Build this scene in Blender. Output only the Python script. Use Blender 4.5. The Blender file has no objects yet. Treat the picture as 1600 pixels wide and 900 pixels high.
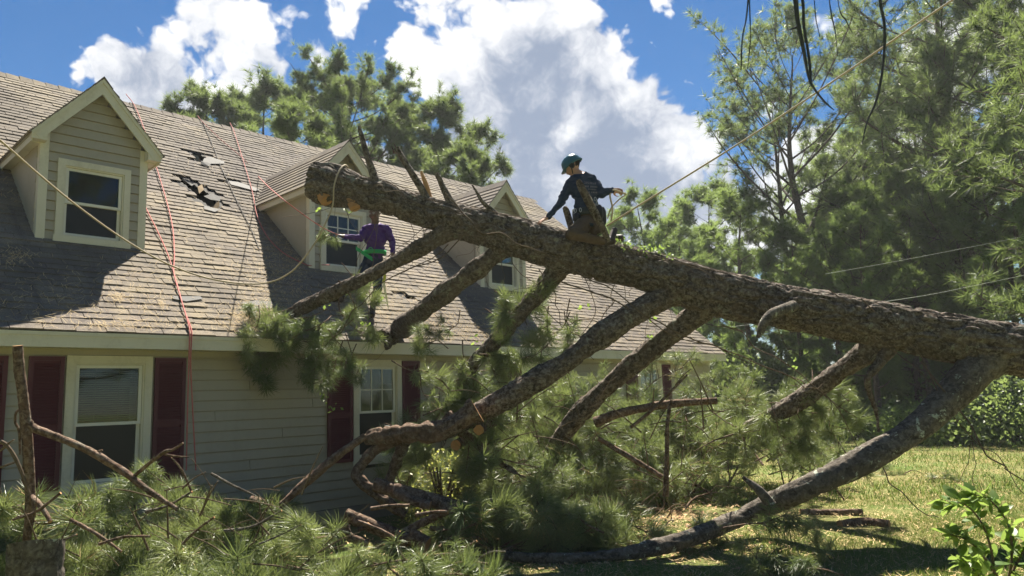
import bpy, math
import numpy as np
from mathutils import Vector, Matrix
SC = bpy.context.scene
COL = SC.collection
R_ = math.radians

# ------------------------------------------------------------------ camera
F_PX = 1176.9                                  # focal length in pixels of a 1600 x 900 picture
PITCH, ROLL, EYE = R_(8.295), R_(-1.951), np.array([0., 0., 1.6])
_r0 = np.array([[1, 0, 0], [0, 0, 1], [0, -1, 0]], float)               # camera axes (right, down, forward) -> world
_c, _s = math.cos(PITCH), math.sin(PITCH)
_rp = np.array([[1, 0, 0], [0, _c, -_s], [0, _s, _c]])
_c, _s = math.cos(ROLL), math.sin(ROLL)
_rr = np.array([[_c, -_s, 0], [_s, _c, 0], [0, 0, 1]])
RC = _rp @ _r0 @ _rr.T
cam_d = bpy.data.cameras.new('camera')
cam_d.sensor_width = 36; cam_d.lens = F_PX / 1600 * 36
cam_d.clip_start = .05; cam_d.clip_end = 2000
cam = bpy.data.objects.new('camera', cam_d); COL.objects.link(cam)
_m = Matrix.Identity(4)
for i in range(3):
    _m[i][0] = RC[i, 0]; _m[i][1] = -RC[i, 1]; _m[i][2] = -RC[i, 2]; _m[i][3] = EYE[i]
cam.matrix_world = _m
SC.camera = cam
cam_d.dof.use_dof = True; cam_d.dof.focus_distance = 8.8; cam_d.dof.aperture_fstop = 3.6

def ray(px, py): return RC @ np.array([(px - 800) / F_PX, (py - 450) / F_PX, 1.])
def pt(px, py, Z): return EYE + ray(px, py) * Z                          # a point seen at a pixel, Z metres deep
def on_ground(px, py, z=0.):
    r = ray(px, py); return EYE + r * ((z - EYE[2]) / r[2])

# ------------------------------------------------------------------ light
SUN_EL, SUN_AZ = R_(57.5), R_(1.5)             # straight ahead of the camera, high
SUN_DIR = np.array([math.sin(SUN_AZ) * math.cos(SUN_EL), math.cos(SUN_AZ) * math.cos(SUN_EL), math.sin(SUN_EL)])
sl = bpy.data.lights.new('sun', 'SUN'); sl.energy = 5.0; sl.angle = R_(.5); sl.color = (1, .93, .80)
so = bpy.data.objects.new('sun', sl); COL.objects.link(so)
so.rotation_euler = Vector(SUN_DIR).to_track_quat('Z', 'Y').to_euler(); so.location = (0, 0, 40)
SC.view_settings.view_transform = 'Standard'; SC.view_settings.look = 'None'
SC.view_settings.exposure = 1.75; SC.view_settings.gamma = 1
SC.render.engine = 'CYCLES'
SC.cycles.max_bounces = 7; SC.cycles.diffuse_bounces = 3; SC.cycles.glossy_bounces = 3
SC.cycles.transparent_max_bounces = 8; SC.cycles.transmission_bounces = 4
SC.cycles.use_denoising = True

# ------------------------------------------------------------------ sky
wd = bpy.data.worlds.new('World'); SC.world = wd; wd.use_nodes = True
class NT:
    def __init__(s, tree): s.t = tree; s.n = tree.nodes; s.l = tree.links
    def new(s, ty, **kw):
        x = s.n.new(ty)
        for k, v in kw.items(): setattr(x, k, v)
        return x
    def put(s, sock, v):
        if isinstance(v, bpy.types.NodeSocket): s.l.new(v, sock)
        elif v is not None: sock.default_value = v
    def math(s, op, a, b=None, c=None, clamp=False):
        x = s.new('ShaderNodeMath', operation=op, use_clamp=clamp); s.put(x.inputs[0], a)
        if b is not None: s.put(x.inputs[1], b)
        if c is not None: s.put(x.inputs[2], c)
        return x.outputs[0]
    def vmath(s, op, a, b=None, out=0):
        x = s.new('ShaderNodeVectorMath', operation=op); s.put(x.inputs[0], a)
        if b is not None: s.put(x.inputs[1], b)
        return x.outputs[out]
    def mix(s, f, a, b):
        x = s.new('ShaderNodeMix', data_type='RGBA'); s.put(x.inputs[0], f)
        s.put(x.inputs[6], a if isinstance(a, bpy.types.NodeSocket) else (*a, 1) if len(a) == 3 else a)
        s.put(x.inputs[7], b if isinstance(b, bpy.types.NodeSocket) else (*b, 1) if len(b) == 3 else b)
        return x.outputs[2]
    def ramp(s, f, lo, hi, a=0., b=1., smooth=True):
        x = s.new('ShaderNodeMapRange', interpolation_type='SMOOTHSTEP' if smooth else 'LINEAR')
        s.put(x.inputs[0], f); s.put(x.inputs[1], lo); s.put(x.inputs[2], hi); s.put(x.inputs[3], a); s.put(x.inputs[4], b)
        return x.outputs[0]
    def noise(s, vec, scale, detail=4, rough=.55, dist=0., out=0):
        x = s.new('ShaderNodeTexNoise'); s.put(x.inputs['Vector'], vec); x.inputs['Scale'].default_value = scale
        x.inputs['Detail'].default_value = detail; x.inputs['Roughness'].default_value = rough; x.inputs['Distortion'].default_value = dist
        return x.outputs[out]
    def scale(s, vec, sc):
        x = s.new('ShaderNodeMapping'); s.put(x.inputs['Vector'], vec); x.inputs['Scale'].default_value = sc
        return x.outputs[0]
w = NT(wd.node_tree); w.n.clear()
sky = w.new('ShaderNodeTexSky', sky_type='NISHITA', sun_disc=False, sun_elevation=SUN_EL, sun_rotation=SUN_AZ,
            altitude=800, air_density=1.0, dust_density=0., ozone_density=4.0)
SKY_K = .031
tc = w.new('ShaderNodeTexCoord').outputs['Generated']
dirv = w.vmath('NORMALIZE', tc)
def _dir(px, py):
    v = ray(px, py); return v / np.linalg.norm(v)
def blob(px, py, rad, k=1.0):                   # a cumulus bank: direction of its middle, angular size, weight
    d = w.vmath('LENGTH', w.vmath('SUBTRACT', warp, tuple(_dir(px, py))), out=1)
    return w.math('MULTIPLY', w.ramp(d, .35 * rad / F_PX, 1.15 * rad / F_PX, 1., 0.), k)
def banks(lst):
    acc = None
    for b in lst:
        v = blob(b[0], b[1], b[2], b[3] if len(b) > 3 else 1.); acc = v if acc is None else w.math('MAXIMUM', acc, v)
    return acc
off = w.new('ShaderNodeVectorMath', operation='SCALE'); w.l.new(w.vmath('SUBTRACT', w.noise(dirv, 9, 4, .6, out=1), (.5, .5, .5)), off.inputs[0]); off.inputs['Scale'].default_value = .075
warp = w.vmath('ADD', dirv, off.outputs[0])
vor = w.new('ShaderNodeTexVoronoi', feature='SMOOTH_F1'); w.l.new(warp, vor.inputs['Vector']); vor.inputs['Scale'].default_value = 15; vor.inputs['Detail'].default_value = 3; vor.inputs['Roughness'].default_value = .55; vor.inputs['Smoothness'].default_value = .35
puff = w.math('SUBTRACT', 1., vor.outputs['Distance'])
n1 = w.noise(warp, 11, 6, .64)
cover = banks([(770, 30, 190), (890, 110, 180), (700, 90, 120), (820, 230, 200), (900, 320, 220), (750, 320, 170), (960, 200, 150), (1020, 300, 170), (1080, 240, 80),
               (355, 60, 100), (395, 115, 70), (275, 130, 95), (185, 125, 75), (135, 140, 65, .8), (90, 185, 70),
               (1130, 350, 150), (1260, 310, 160), (1410, 280, 160), (1540, 210, 190), (1500, 100, 110, .8), (1600, 20, 140, .8), (1310, 8, 60, .6), (1050, -5, 60, .6), (560, 300, 150, .8), (1200, 200, 70, .7)])
core = banks([(850, 210, 180), (900, 310, 220), (790, 290, 160), (960, 240, 110), (230, 150, 80, .5), (1100, 360, 90, .4), (870, 80, 70, .45), (1500, 200, 130, .3)])
n2 = w.noise(dirv, 2.0, 4, .5)
cover = w.math('MAXIMUM', cover, w.math('MULTIPLY', w.ramp(n2, .58, .74), .8))
dens = w.math('ADD', w.math('ADD', cover, w.math('MULTIPLY', core, .3)), w.math('ADD', w.math('MULTIPLY', w.math('SUBTRACT', puff, .62), .75), w.math('MULTIPLY', w.math('SUBTRACT', n1, .5), .95)))
alpha = w.ramp(dens, .16, .40)
# cumulus lit from behind: bright thin rims, blue-grey thick middles
bill = w.noise(warp, 10, 6, .68)
thick = w.math('ADD', w.math('MULTIPLY', core, 1.1), w.math('ADD', w.math('MULTIPLY', w.math('SUBTRACT', bill, .5), 2.6), w.math('MULTIPLY', w.math('SUBTRACT', .62, puff), 1.0)))
ccol = w.mix(w.ramp(thick, .22, 1.85), (1.2, 1.2, 1.2), (.33, .40, .54))
bg1 = w.new('ShaderNodeBackground'); hs = w.new('ShaderNodeHueSaturation'); hs.inputs['Saturation'].default_value = 1.28; w.l.new(sky.outputs[0], hs.inputs['Color']); w.l.new(hs.outputs[0], bg1.inputs[0]); bg1.inputs[1].default_value = SKY_K
bg2 = w.new('ShaderNodeBackground'); w.l.new(ccol, bg2.inputs[0]); bg2.inputs[1].default_value = .285
mx = w.new('ShaderNodeMixShader'); w.l.new(w.math('MULTIPLY', alpha, .97), mx.inputs[0]); w.l.new(bg1.outputs[0], mx.inputs[1]); w.l.new(bg2.outputs[0], mx.inputs[2])
wo = w.new('ShaderNodeOutputWorld'); w.l.new(mx.outputs[0], wo.inputs[0])

# ------------------------------------------------------------------ mesh helpers
RNG = np.random.default_rng(11)
def unit(v):
    v = np.asarray(v, float); n = np.linalg.norm(v, axis=-1, keepdims=True); return v / np.where(n < 1e-12, 1, n)
def _hash(ix, iy, iz):
    h = (ix.astype(np.int64) * 374761393 + iy.astype(np.int64) * 668265263 + iz.astype(np.int64) * 2147483647) & 0xffffffff
    h = ((h ^ (h >> 13)) * 1274126177) & 0xffffffff
    h = ((h ^ (h >> 16)) * 2246822519) & 0xffffffff
    return ((h ^ (h >> 15)) & 0xffffff) / float(0xffffff)
def vnoise(p):
    i = np.floor(p).astype(np.int64); f = p - i; f = f * f * (3 - 2 * f); out = 0
    for a in (0, 1):
        for b in (0, 1):
            for c in (0, 1):
                wt = (f[:, 0] if a else 1 - f[:, 0]) * (f[:, 1] if b else 1 - f[:, 1]) * (f[:, 2] if c else 1 - f[:, 2])
                out = out + wt * _hash(i[:, 0] + a, i[:, 1] + b, i[:, 2] + c)
    return out
class MB:
    """collects faces and links them as one mesh object"""
    def __init__(s): s.v = []; s.f = {}; s.n = 0; s.order = []
    def add(s, v, f, tone=None, mat=0):
        v = np.asarray(v, float).reshape(-1, 3); f = np.asarray(f, np.int64)
        if f.ndim == 1: f = f[None]
        t = np.full(len(f), .5) if tone is None else np.broadcast_to(np.asarray(tone, float), (len(f),))
        m = np.broadcast_to(np.asarray(mat, int), (len(f),))
        s.order.append((f + s.n, t, m)); s.v.append(v); s.n += len(v); return s
    def box(s, lo, hi, tone=None, mat=0):
        (a, b, c), (d, e, g) = lo, hi
        v = [(a, b, c), (d, b, c), (d, e, c), (a, e, c), (a, b, g), (d, b, g), (d, e, g), (a, e, g)]
        return s.add(v, [(0, 3, 2, 1), (4, 5, 6, 7), (0, 1, 5, 4), (1, 2, 6, 5), (2, 3, 7, 6), (3, 0, 4, 7)], tone, mat)
    def hexa(s, v, tone=None, mat=0):            # 8 corners, bottom ring then top ring
        return s.add(v, [(0, 3, 2, 1), (4, 5, 6, 7), (0, 1, 5, 4), (1, 2, 6, 5), (2, 3, 7, 6), (3, 0, 4, 7)], tone, mat)
    def prism(s, poly, vec, tone=None, mat=0):   # polygon pushed along a vector
        p = np.asarray(poly, float); n = len(p); v = np.vstack([p, p + np.asarray(vec)])
        s.add(v, [list(range(n))[::-1]], tone, mat); 
        o = s.n - 2 * n
        s.order.append((np.array([list(range(n, 2 * n))]) + o, np.array([.5 if tone is None else tone]), np.array([mat])))
        q = np.array([(i, (i + 1) % n, n + (i + 1) % n, n + i) for i in range(n)]) + o
        s.order.append((q, np.full(n, .5 if tone is None else tone), np.full(n, mat))); return s
    def mesh(s, name, mats, smooth=False, shift=None):
        me = bpy.data.meshes.new(name)
        v = np.vstack(s.v) if s.v else np.zeros((0, 3))
        if shift is not None: v = v - shift
        loops = np.concatenate([o[0].ravel() for o in s.order]); tot = np.concatenate([np.full(len(o[0]), o[0].shape[1]) for o in s.order])
        st = np.concatenate([[0], np.cumsum(tot)[:-1]])
        me.vertices.add(len(v)); me.vertices.foreach_set('co', v.astype(np.float32).ravel())
        me.loops.add(len(loops)); me.loops.foreach_set('vertex_index', loops.astype(np.int32))
        me.polygons.add(len(tot)); me.polygons.foreach_set('loop_start', st.astype(np.int32))
        for m in (mats if isinstance(mats, (list, tuple)) else [mats]): me.materials.append(m)
        me.polygons.foreach_set('material_index', np.concatenate([o[2] for o in s.order]).astype(np.int32))
        me.polygons.foreach_set('use_smooth', np.full(len(tot), bool(smooth)))
        a = me.attributes.new('tone', 'FLOAT', 'FACE'); a.data.foreach_set('value', np.concatenate([o[1] for o in s.order]).astype(np.float32))
        me.update(calc_edges=True); me.validate(); return me
    def build(s, name, mats, parent=None, smooth=False, kind=None, centre=False):
        sh = None
        if centre:
            v = np.vstack(s.v); sh = np.array([v[:, 0].mean(), v[:, 1].mean(), v[:, 2].min()])
        o = bpy.data.objects.new(name, s.mesh(name, mats, smooth, sh)); COL.objects.link(o)
        if sh is not None: o.location = sh
        if parent is not None: o.parent = parent
        if kind: o['kind'] = kind
        return o
def tag(o, label, cat, group=None):
    o['label'] = label; o['category'] = cat
    if group: o['group'] = group
    return o
def empty(name, loc=(0, 0, 0), rz=0.):
    o = bpy.data.objects.new(name, None); COL.objects.link(o); o.location = loc; o.rotation_euler = (0, 0, rz); o.empty_display_size = .2; return o
def copy_tree(o, parent=None):
    c = o.copy(); COL.objects.link(c)
    if parent is not None: c.parent = parent
    for ch in list(o.children): copy_tree(ch, c)
    return c
def smooth_path(P, n):
    """Catmull-Rom through the rows of P (any number of columns), n samples"""
    P = np.asarray(P, float); k = len(P)
    Q = np.vstack([2 * P[0] - P[1], P, 2 * P[-1] - P[-2]])
    t = np.linspace(0, k - 1 - 1e-9, n); i = t.astype(int); f = (t - i)[:, None]
    a, b, c, d = Q[i], Q[i + 1], Q[i + 2], Q[i + 3]
    return .5 * (2 * b + (c - a) * f + (2 * a - 5 * b + 4 * c - d) * f ** 2 + (3 * b - a - 3 * c + d) * f ** 3)
def tube(mb, path, rad, seg=8, bark=0., freq=1., seed=0, caps=True, tone=None, mat=0, capmat=None, furrow=1.):
    P = np.asarray(path, float); n = len(P); r = np.broadcast_to(np.asarray(rad, float), (n,))
    T = unit(np.gradient(P, axis=0)); N = np.zeros_like(P)
    a = np.array([0, 0, 1.]) if abs(T[0, 2]) < .9 else np.array([1., 0, 0])
    N[0] = unit(np.cross(T[0], a))
    for i in range(1, n): N[i] = unit(N[i - 1] - T[i] * (N[i - 1] @ T[i]))
    B = np.cross(T, N)
    th = np.arange(seg) * 2 * np.pi / seg
    ring = N[:, None] * np.cos(th)[None, :, None] + B[:, None] * np.sin(th)[None, :, None]
    L = np.concatenate([[0], np.cumsum(np.linalg.norm(np.diff(P, axis=0), axis=1))])
    disp = np.zeros((n, seg))
    if bark:
        q = np.stack([np.cos(th)[None] * r[:, None], np.sin(th)[None] * r[:, None], np.broadcast_to(L[:, None], (n, seg))], -1).reshape(-1, 3) + seed * 17.3
        w1 = (np.stack([vnoise(q * 5), vnoise(q * 5 + 31), vnoise(q * 5 + 67)], -1) - .5) * .12
        qa = (q + w1) * np.array([14, 14, 4.2]) * freq
        na = vnoise(qa); nb = vnoise(qa * 2.1 + 9); nc = vnoise(q * np.array([60, 60, 22]) * freq)
        fur = np.exp(-((na - .5) / .075) ** 2) + .55 * np.exp(-((nb - .5) / .08) ** 2)
        plate = vnoise(qa * .8 + 50)
        disp = (bark * (-1.0 * furrow * fur + .8 * (plate - .5) + .45 * (nc - .5) + .5 * (vnoise(q * 3) - .5))).reshape(n, seg)
    V = P[:, None] + ring * (r[:, None] + disp)[..., None]
    V = V.reshape(-1, 3)
    i = np.arange(n - 1)[:, None] * seg; j = np.arange(seg)[None]; jn = (j + 1) % seg
    Fq = np.stack([i + j, i + jn, i + seg + jn, i + seg + j], -1).reshape(-1, 4)
    mb.add(V, Fq, tone, mat)
    if caps:
        cm = mat if capmat is None else capmat
        o = mb.n - len(V)
        for base, rev, c in ((0, True, P[0]), ((n - 1) * seg, False, P[-1])):
            idx = base + np.arange(seg); ring_v = V[idx]
            vv = np.vstack([ring_v, ring_v.mean(0)]); f = [(k, (k + 1) % seg, seg) if not rev else ((k + 1) % seg, k, seg) for k in range(seg)]
            mb.add(vv, f, tone, cm)
    return mb
def needles(mb, C, D, n, ln, wid, lo=15, hi=70, back=.1, droop=.15, rng=RNG, segs=1, tone=None, mat=0):
    """tufts of pine needles: centres C, directions D, n needles each"""
    C = np.asarray(C, float).reshape(-1, 3); D = unit(np.asarray(D, float).reshape(-1, 3)); m = len(C); k = m * n
    c = np.repeat(C, n, 0); d = np.repeat(D, n, 0)
    rnd = unit(rng.normal(size=(k, 3))); p = unit(rnd - d * (rnd * d).sum(1)[:, None])
    a = np.radians(rng.uniform(lo, hi, k))[:, None]
    nd = unit(d * np.cos(a) + p * np.sin(a))
    l = ln * rng.uniform(.65, 1.1, k)[:, None]
    b = c - d * (rng.uniform(0, 1, k)[:, None] * back)
    s = unit(np.cross(nd, rng.normal(size=(k, 3)))) * (wid / 2)
    g = np.array([0, 0, -1.]) * l * droop
    tt = np.repeat(rng.uniform(0, 1, m) if tone is None else np.broadcast_to(tone, (m,)), n) * .75 + rng.uniform(0, .25, k)
    if segs == 1:
        V = np.stack([b - s, b + s, b + nd * l + g], 1).reshape(-1, 3)
        mb.add(V, np.arange(3 * k).reshape(-1, 3), tt, mat)
    else:
        mid = b + nd * l * .55 + g * .25; tip = b + nd * l + g
        V = np.stack([b - s * .8, b + s * .8, mid + s, mid - s, tip], 1).reshape(-1, 3)
        o = np.arange(k)[:, None] * 5
        mb.add(V, np.hstack([o, o + 1, o + 2, o + 3]), tt, mat)
        mb.order.append((np.hstack([o + 3, o + 2, o + 4]) + mb.n - len(V), tt, np.full(k, mat)))
    return mb

# ------------------------------------------------------------------ materials
def material(name, fn):
    m = bpy.data.materials.new(name); m.use_nodes = True; t = NT(m.node_tree); t.n.clear()
    out = t.new('ShaderNodeOutputMaterial'); sh = fn(t); t.l.new(sh, out.inputs[0]); return m
def bsdf(t, col, rough=.6, spec=.3, normal=None, metal=0.):
    b = t.new('ShaderNodeBsdfPrincipled'); t.put(b.inputs['Base Color'], col if isinstance(col, bpy.types.NodeSocket) else (*col, 1))
    t.put(b.inputs['Roughness'], rough); b.inputs['Specular IOR Level'].default_value = spec; b.inputs['Metallic'].default_value = metal
    if normal is not None: t.l.new(normal, b.inputs['Normal'])
    return b.outputs[0]
def bump(t, h, strength=.4, dist=.01):
    x = t.new('ShaderNodeBump'); x.inputs['Strength'].default_value = strength; x.inputs['Distance'].default_value = dist; t.put(x.inputs['Height'], h); return x.outputs[0]
def opos(t): return t.new('ShaderNodeTexCoord').outputs['Object']
def tone(t): return t.new('ShaderNodeAttribute', attribute_name='tone').outputs['Fac']
def orand(t): return t.new('ShaderNodeObjectInfo').outputs['Random']
def m_paint(name, col, rough=.5, dirt=.25, dcol=(.12, .10, .06), sc=3.):
    def fn(t):
        p = opos(t); n = t.noise(t.scale(p, (1, 1, .4)), sc, 6, .65); n2 = t.noise(p, sc * 9, 4, .6)
        f = t.math('MULTIPLY', t.ramp(t.math('ADD', t.math('MULTIPLY', n, .7), t.math('MULTIPLY', n2, .3)), .45, .75), dirt)
        return bsdf(t, t.mix(f, col, dcol), rough, .35, bump(t, n2, .12, .004))
    return material(name, fn)
M = {}
M['trim'] = m_paint('cream_trim', (.66, .61, .47), .5, .35, (.25, .20, .10))
M['siding'] = m_paint('vinyl_siding', (.39, .345, .26), .45, .3, (.20, .17, .11), 2.)
M['shutter'] = m_paint('burgundy_shutter', (.085, .009, .015), .5, .25, (.05, .01, .01))
M['sash'] = m_paint('white_vinyl', (.72, .69, .58), .4, .2, (.3, .25, .15))
def _shingle(t):
    p = opos(t); tn = tone(t)
    big = t.noise(p, .55, 5, .6, .4); mid = t.noise(p, 2.6, 5, .65); gr = t.noise(p, 90, 3, .7)
    c = t.mix(t.ramp(big, .40, .62), (.205, .168, .118), (.155, .125, .107))
    c = t.mix(t.math('MULTIPLY', t.ramp(mid, .45, .75), .55), c, (.37, .30, .17))
    c = t.mix(t.ramp(tn, 0., 1., 0, .55, False), c, (.085, .072, .062))
    c = t.mix(t.ramp(gr, .35, .75, 0., .45), c, (.40, .36, .30))
    c = t.mix(t.ramp(t.noise(p, 30, 4, .6), .56, .7, 0, .4), c, (.10, .09, .08))
    st = t.noise(t.scale(p, (1, .8, .8)), .33, 6, .62, .8); c = t.mix(t.ramp(st, .44, .60, 0, .62), c, (.095, .082, .074))
    c = t.mix(t.ramp(t.noise(t.scale(p, (5, .6, .6)), 1.2, 4, .6), .52, .72, 0, .45), c, (.08, .07, .062))
    return bsdf(t, c, .9, .15, bump(t, gr, .6, .006))
M['shingle'] = material('asphalt_shingle', _shingle)
M['deck'] = m_paint('roof_felt', (.035, .032, .03), .9, .2)
M['dark'] = m_paint('unlit_inside', (.03, .026, .02), .95, .2)  # near-black colour carries the darkness of the unlit inside
M['wood_raw'] = m_paint('splintered_board', (.42, .30, .16), .8, .4)
M['felt_torn'] = m_paint('torn_underlay', (.095, .092, .09), .8, .6, (.15,.13,.11), 6.)
def _bark(c1, c2, c3, lich):
    def fn(t):
        p = opos(t); q = t.scale(p, (1, 1, 1))
        n = t.noise(q, 9, 8, .68, .6); n2 = t.noise(q, 24, 6, .68, .5); big = t.noise(q, 1.6, 3, .5)
        c = t.mix(t.ramp(n, .35, .66), c1, c2)
        c = t.mix(t.ramp(n2, .42, .68, 0, .75), c, c3)
        c = t.mix(t.ramp(big, .52, .7, 0, .35), c, c1)
        l = t.noise(q, 6.5, 6, .7, .3)
        c = t.mix(t.math('MULTIPLY', t.ramp(l, .60, .63), lich), c, (.42, .45, .36))
        return bsdf(t, c, .9, .12, bump(t, t.math('ADD', n, t.math('MULTIPLY', n2, .5)), 1., .03))
    return fn
M['bark'] = material('pine_bark', _bark((.030, .022, .017), (.13, .10, .076), (.30, .265, .225), .3))
M['bark_lichen'] = material('lichened_bark', _bark((.045, .037, .03), (.14, .118, .095), (.24, .215, .18), .9))
M['bark_red'] = material('red_pine_bark', _bark((.05, .032, .022), (.17, .105, .07), (.31, .24, .18), .2))
M['bark_far'] = material('standing_bark', _bark((.045, .035, .028), (.12, .09, .07), (.18, .15, .12), .2))
M['twig'] = material('dead_twig', lambda t: bsdf(t, t.mix(t.noise(opos(t), 14, 4), (.05, .035, .025), (.20, .15, .10)), .85, .1))
def _cut(t):
    p = opos(t); n = t.noise(p, 25, 5, .6)
    return bsdf(t, t.mix(n, (.36, .17, .065), (.52, .32, .16)), .8, .15, bump(t, n, .4, .004))
M['cut'] = material('fresh_cut_wood', _cut)
def _needle(dark, lite, brown=.0, trans=.45, gloss=.42):
    def fn(t):
        v = t.math('ADD', t.math('MULTIPLY', tone(t), .5), t.math('MULTIPLY', orand(t), .5))
        c = t.mix(t.ramp(v, .1, .9, 0, 1, False), dark, lite)
        if brown: c = t.mix(t.ramp(tone(t), 1 - brown, 1 - brown + .03), c, (.30, .19, .05))
        b = bsdf(t, c, gloss, .5)
        tr = t.new('ShaderNodeBsdfTranslucent'); t.l.new(t.mix(.45, c, (.36, .45, .11)), tr.inputs[0])
        mx = t.new('ShaderNodeMixShader'); mx.inputs[0].default_value = trans; t.l.new(b, mx.inputs[1]); t.l.new(tr.outputs[0], mx.inputs[2]); return mx.outputs[0]
    return fn
M['needle'] = material('pine_needles', _needle((.058, .10, .036), (.25, .275, .115), .03, .30, .45))
M['needle_far'] = material('pine_needles_standing', _needle((.038, .075, .034), (.11, .165, .065), 0, .5, .5))
M['needle_pale'] = material('pale_pine_needles', _needle((.055, .115, .035), (.135, .215, .06), 0, .55, .5))
M['dark_twig'] = material('dark_dead_twig', lambda t: bsdf(t, (.045, .05, .062), .8, .1))
M['leaf'] = material('broad_leaf', _needle((.06, .14, .02), (.16, .26, .04), 0, .55, .45))
M['leaf_yellow'] = material('yellow_leaf', _needle((.30, .30, .06), (.55, .50, .14), 0, .45, .5))
M['straw'] = material('pine_straw', lambda t: bsdf(t, t.mix(tone(t), (.34, .22, .09), (.62, .47, .24)), .7, .2))
def _grass(t):
    v = tone(t); c = t.mix(t.ramp(v, 0, .62, 0, 1, False), (.07, .14, .02), (.18, .22, .045)); c = t.mix(t.ramp(v, .70, .82), c, (.42, .33, .16))
    b = bsdf(t, c, .6, .3); tr = t.new('ShaderNodeBsdfTranslucent'); t.l.new(c, tr.inputs[0])
    mx = t.new('ShaderNodeMixShader'); mx.inputs[0].default_value = .4; t.l.new(b, mx.inputs[1]); t.l.new(tr.outputs[0], mx.inputs[2]); return mx.outputs[0]
M['grass'] = material('grass_blade', _grass)
def _ground(t):
    p = t.new('ShaderNodeNewGeometry').outputs['Position']
    a = t.noise(p, .55, 6, .6); b = t.noise(p, 3.2, 6, .7); c_ = t.noise(p, 26, 5, .75)
    mixv = t.math('ADD', t.math('ADD', t.math('MULTIPLY', a, .45), t.math('MULTIPLY', b, .35)), t.math('MULTIPLY', c_, .3))
    c = t.mix(t.ramp(mixv, .45, .68), (.085, .14, .028), (.24, .195, .085))
    c = t.mix(t.ramp(t.noise(p, 11, 5, .7), .55, .72, 0, .6), c, (.17, .12, .06))
    c = t.mix(t.ramp(c_, .52, .72, 0, .5), c, (.42, .35, .19))
    return bsdf(t, c, .95, .1, bump(t, t.math('ADD', b, c_), .8, .05))
M['ground'] = material('lawn', _ground)
def _rope(c1, c2, sc=70):
    def fn(t):
        n = t.noise(opos(t), sc, 2, .5); return bsdf(t, t.mix(n, c1, c2), .75, .2, bump(t, n, .5, .003))
    return fn
M['rope_red'] = material('red_rope', _rope((.40, .085, .08), (.55, .20, .17)))
M['rope_tan'] = material('tan_rope', _rope((.36, .28, .18), (.52, .43, .30)))
M['rope_black'] = material('black_rope', _rope((.02, .02, .02), (.05, .05, .05)))
M['rope_pale'] = material('pale_line', _rope((.45, .48, .40), (.6, .62, .52)))
def _glass(t):
    g = t.new('ShaderNodeBsdfGlossy'); g.inputs['Roughness'].default_value = .02; g.inputs[0].default_value = (.9, .95, .95, 1)
    tr = t.new('ShaderNodeBsdfTransparent'); tr.inputs[0].default_value = (.72, .76, .72, 1)
    fr = t.new('ShaderNodeFresnel'); fr.inputs[0].default_value = 1.5
    mx = t.new('ShaderNodeMixShader'); t.l.new(t.math('MULTIPLY', fr.outputs[0], .8), mx.inputs[0]); t.l.new(tr.outputs[0], mx.inputs[1]); t.l.new(g.outputs[0], mx.inputs[2]); return mx.outputs[0]
M['glass'] = material('window_glass', _glass)
M['screen'] = material('insect_screen', lambda t: bsdf(t, (.012, .013, .012), .35, .25))
M['blind'] = m_paint('blind_slat', (.30, .28, .22), .6, .2)
def flat(name, col, rough=.7, spec=.3, metal=0., var=.25, sc=20):
    return material(name, lambda t: bsdf(t, t.mix(t.math('MULTIPLY', t.noise(opos(t), sc, 4, .6), var * 2), col, tuple(x * .45 for x in col)), rough, spec, bump(t, t.noise(opos(t), sc * 2, 3), .25, .005), metal))

# ------------------------------------------------------------------ ground
gm = MB()
xs = np.concatenate([[-400, -120, -40], np.linspace(-16, 16, 65), [40, 120, 400]]); ys = np.concatenate([[-300, -60], np.linspace(-6, 46, 105), [90, 300, 900]])
gx, gy = np.meshgrid(xs, ys)
def ground_z(x, y):
    x = np.asarray(x, float); y = np.asarray(y, float)
    q = np.stack([x.ravel() * .35, y.ravel() * .35, np.zeros(x.size)], 1); q2 = q * 3.1
    return ((vnoise(q) - .5) * .10 + (vnoise(q2) - .5) * .05).reshape(x.shape)
gz = ground_z(gx, gy)
gv = np.stack([gx.ravel(), gy.ravel(), gz.ravel()], 1); nx = len(xs)
gi = (np.arange(len(ys) - 1)[:, None] * nx + np.arange(nx - 1)[None]).ravel()
gm.add(gv, np.stack([gi, gi + 1, gi + nx + 1, gi + nx], 1))
gm.build('ground', M['ground'], smooth=True, kind='structure')

# ------------------------------------------------------------------ house
H_O = np.array([-3.6854, 9.6156, 0.]); H_A = R_(45.72)
ND = np.array([math.cos(H_A), math.sin(H_A), 0]); NO = np.array([ND[1], -ND[0], 0])
def hw(s, n, z): return H_O + ND * s + NO * n + np.array([0, 0, z])      # along the wall, out from it, up
def to_h(P): d = np.asarray(P) - H_O; return np.array([d @ ND, d @ NO, d[2]])
PI_ = .8333; CT = 1 / math.hypot(1, PI_); ST = PI_ * CT
EV_N, EV_Z, RG_N = .37, 2.46, -5.70
def rl(u, v, h=0.):                            # roof sheet -> house coordinates (x along, y inwards, z up)
    u = np.asarray(u, float); v = np.asarray(v, float); h = np.asarray(h, float)
    return np.stack(np.broadcast_arrays(u, -(EV_N - v * CT + h * ST), EV_Z + v * ST + h * CT), -1)
def roof_uv(px, py):                           # which spot of the front slope lies behind a pixel
    N = NO * ST + np.array([0, 0, CT]); P0 = hw(0, EV_N, EV_Z); r = ray(px, py)
    P = EYE + r * (((P0 - EYE) @ N) / (r @ N)); h = to_h(P); return np.array([h[0], (EV_N - h[1]) / CT])
def roof_w(px, py, lift=0.):
    u, v = roof_uv(px, py); q = rl(u, v, lift); return hw(q[0], -q[1], q[2])
S0, S1 = -7., 12.; VR = (EV_N - RG_N) / CT; RZ = EV_Z + VR * ST
house = empty('house', H_O, H_A)
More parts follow.
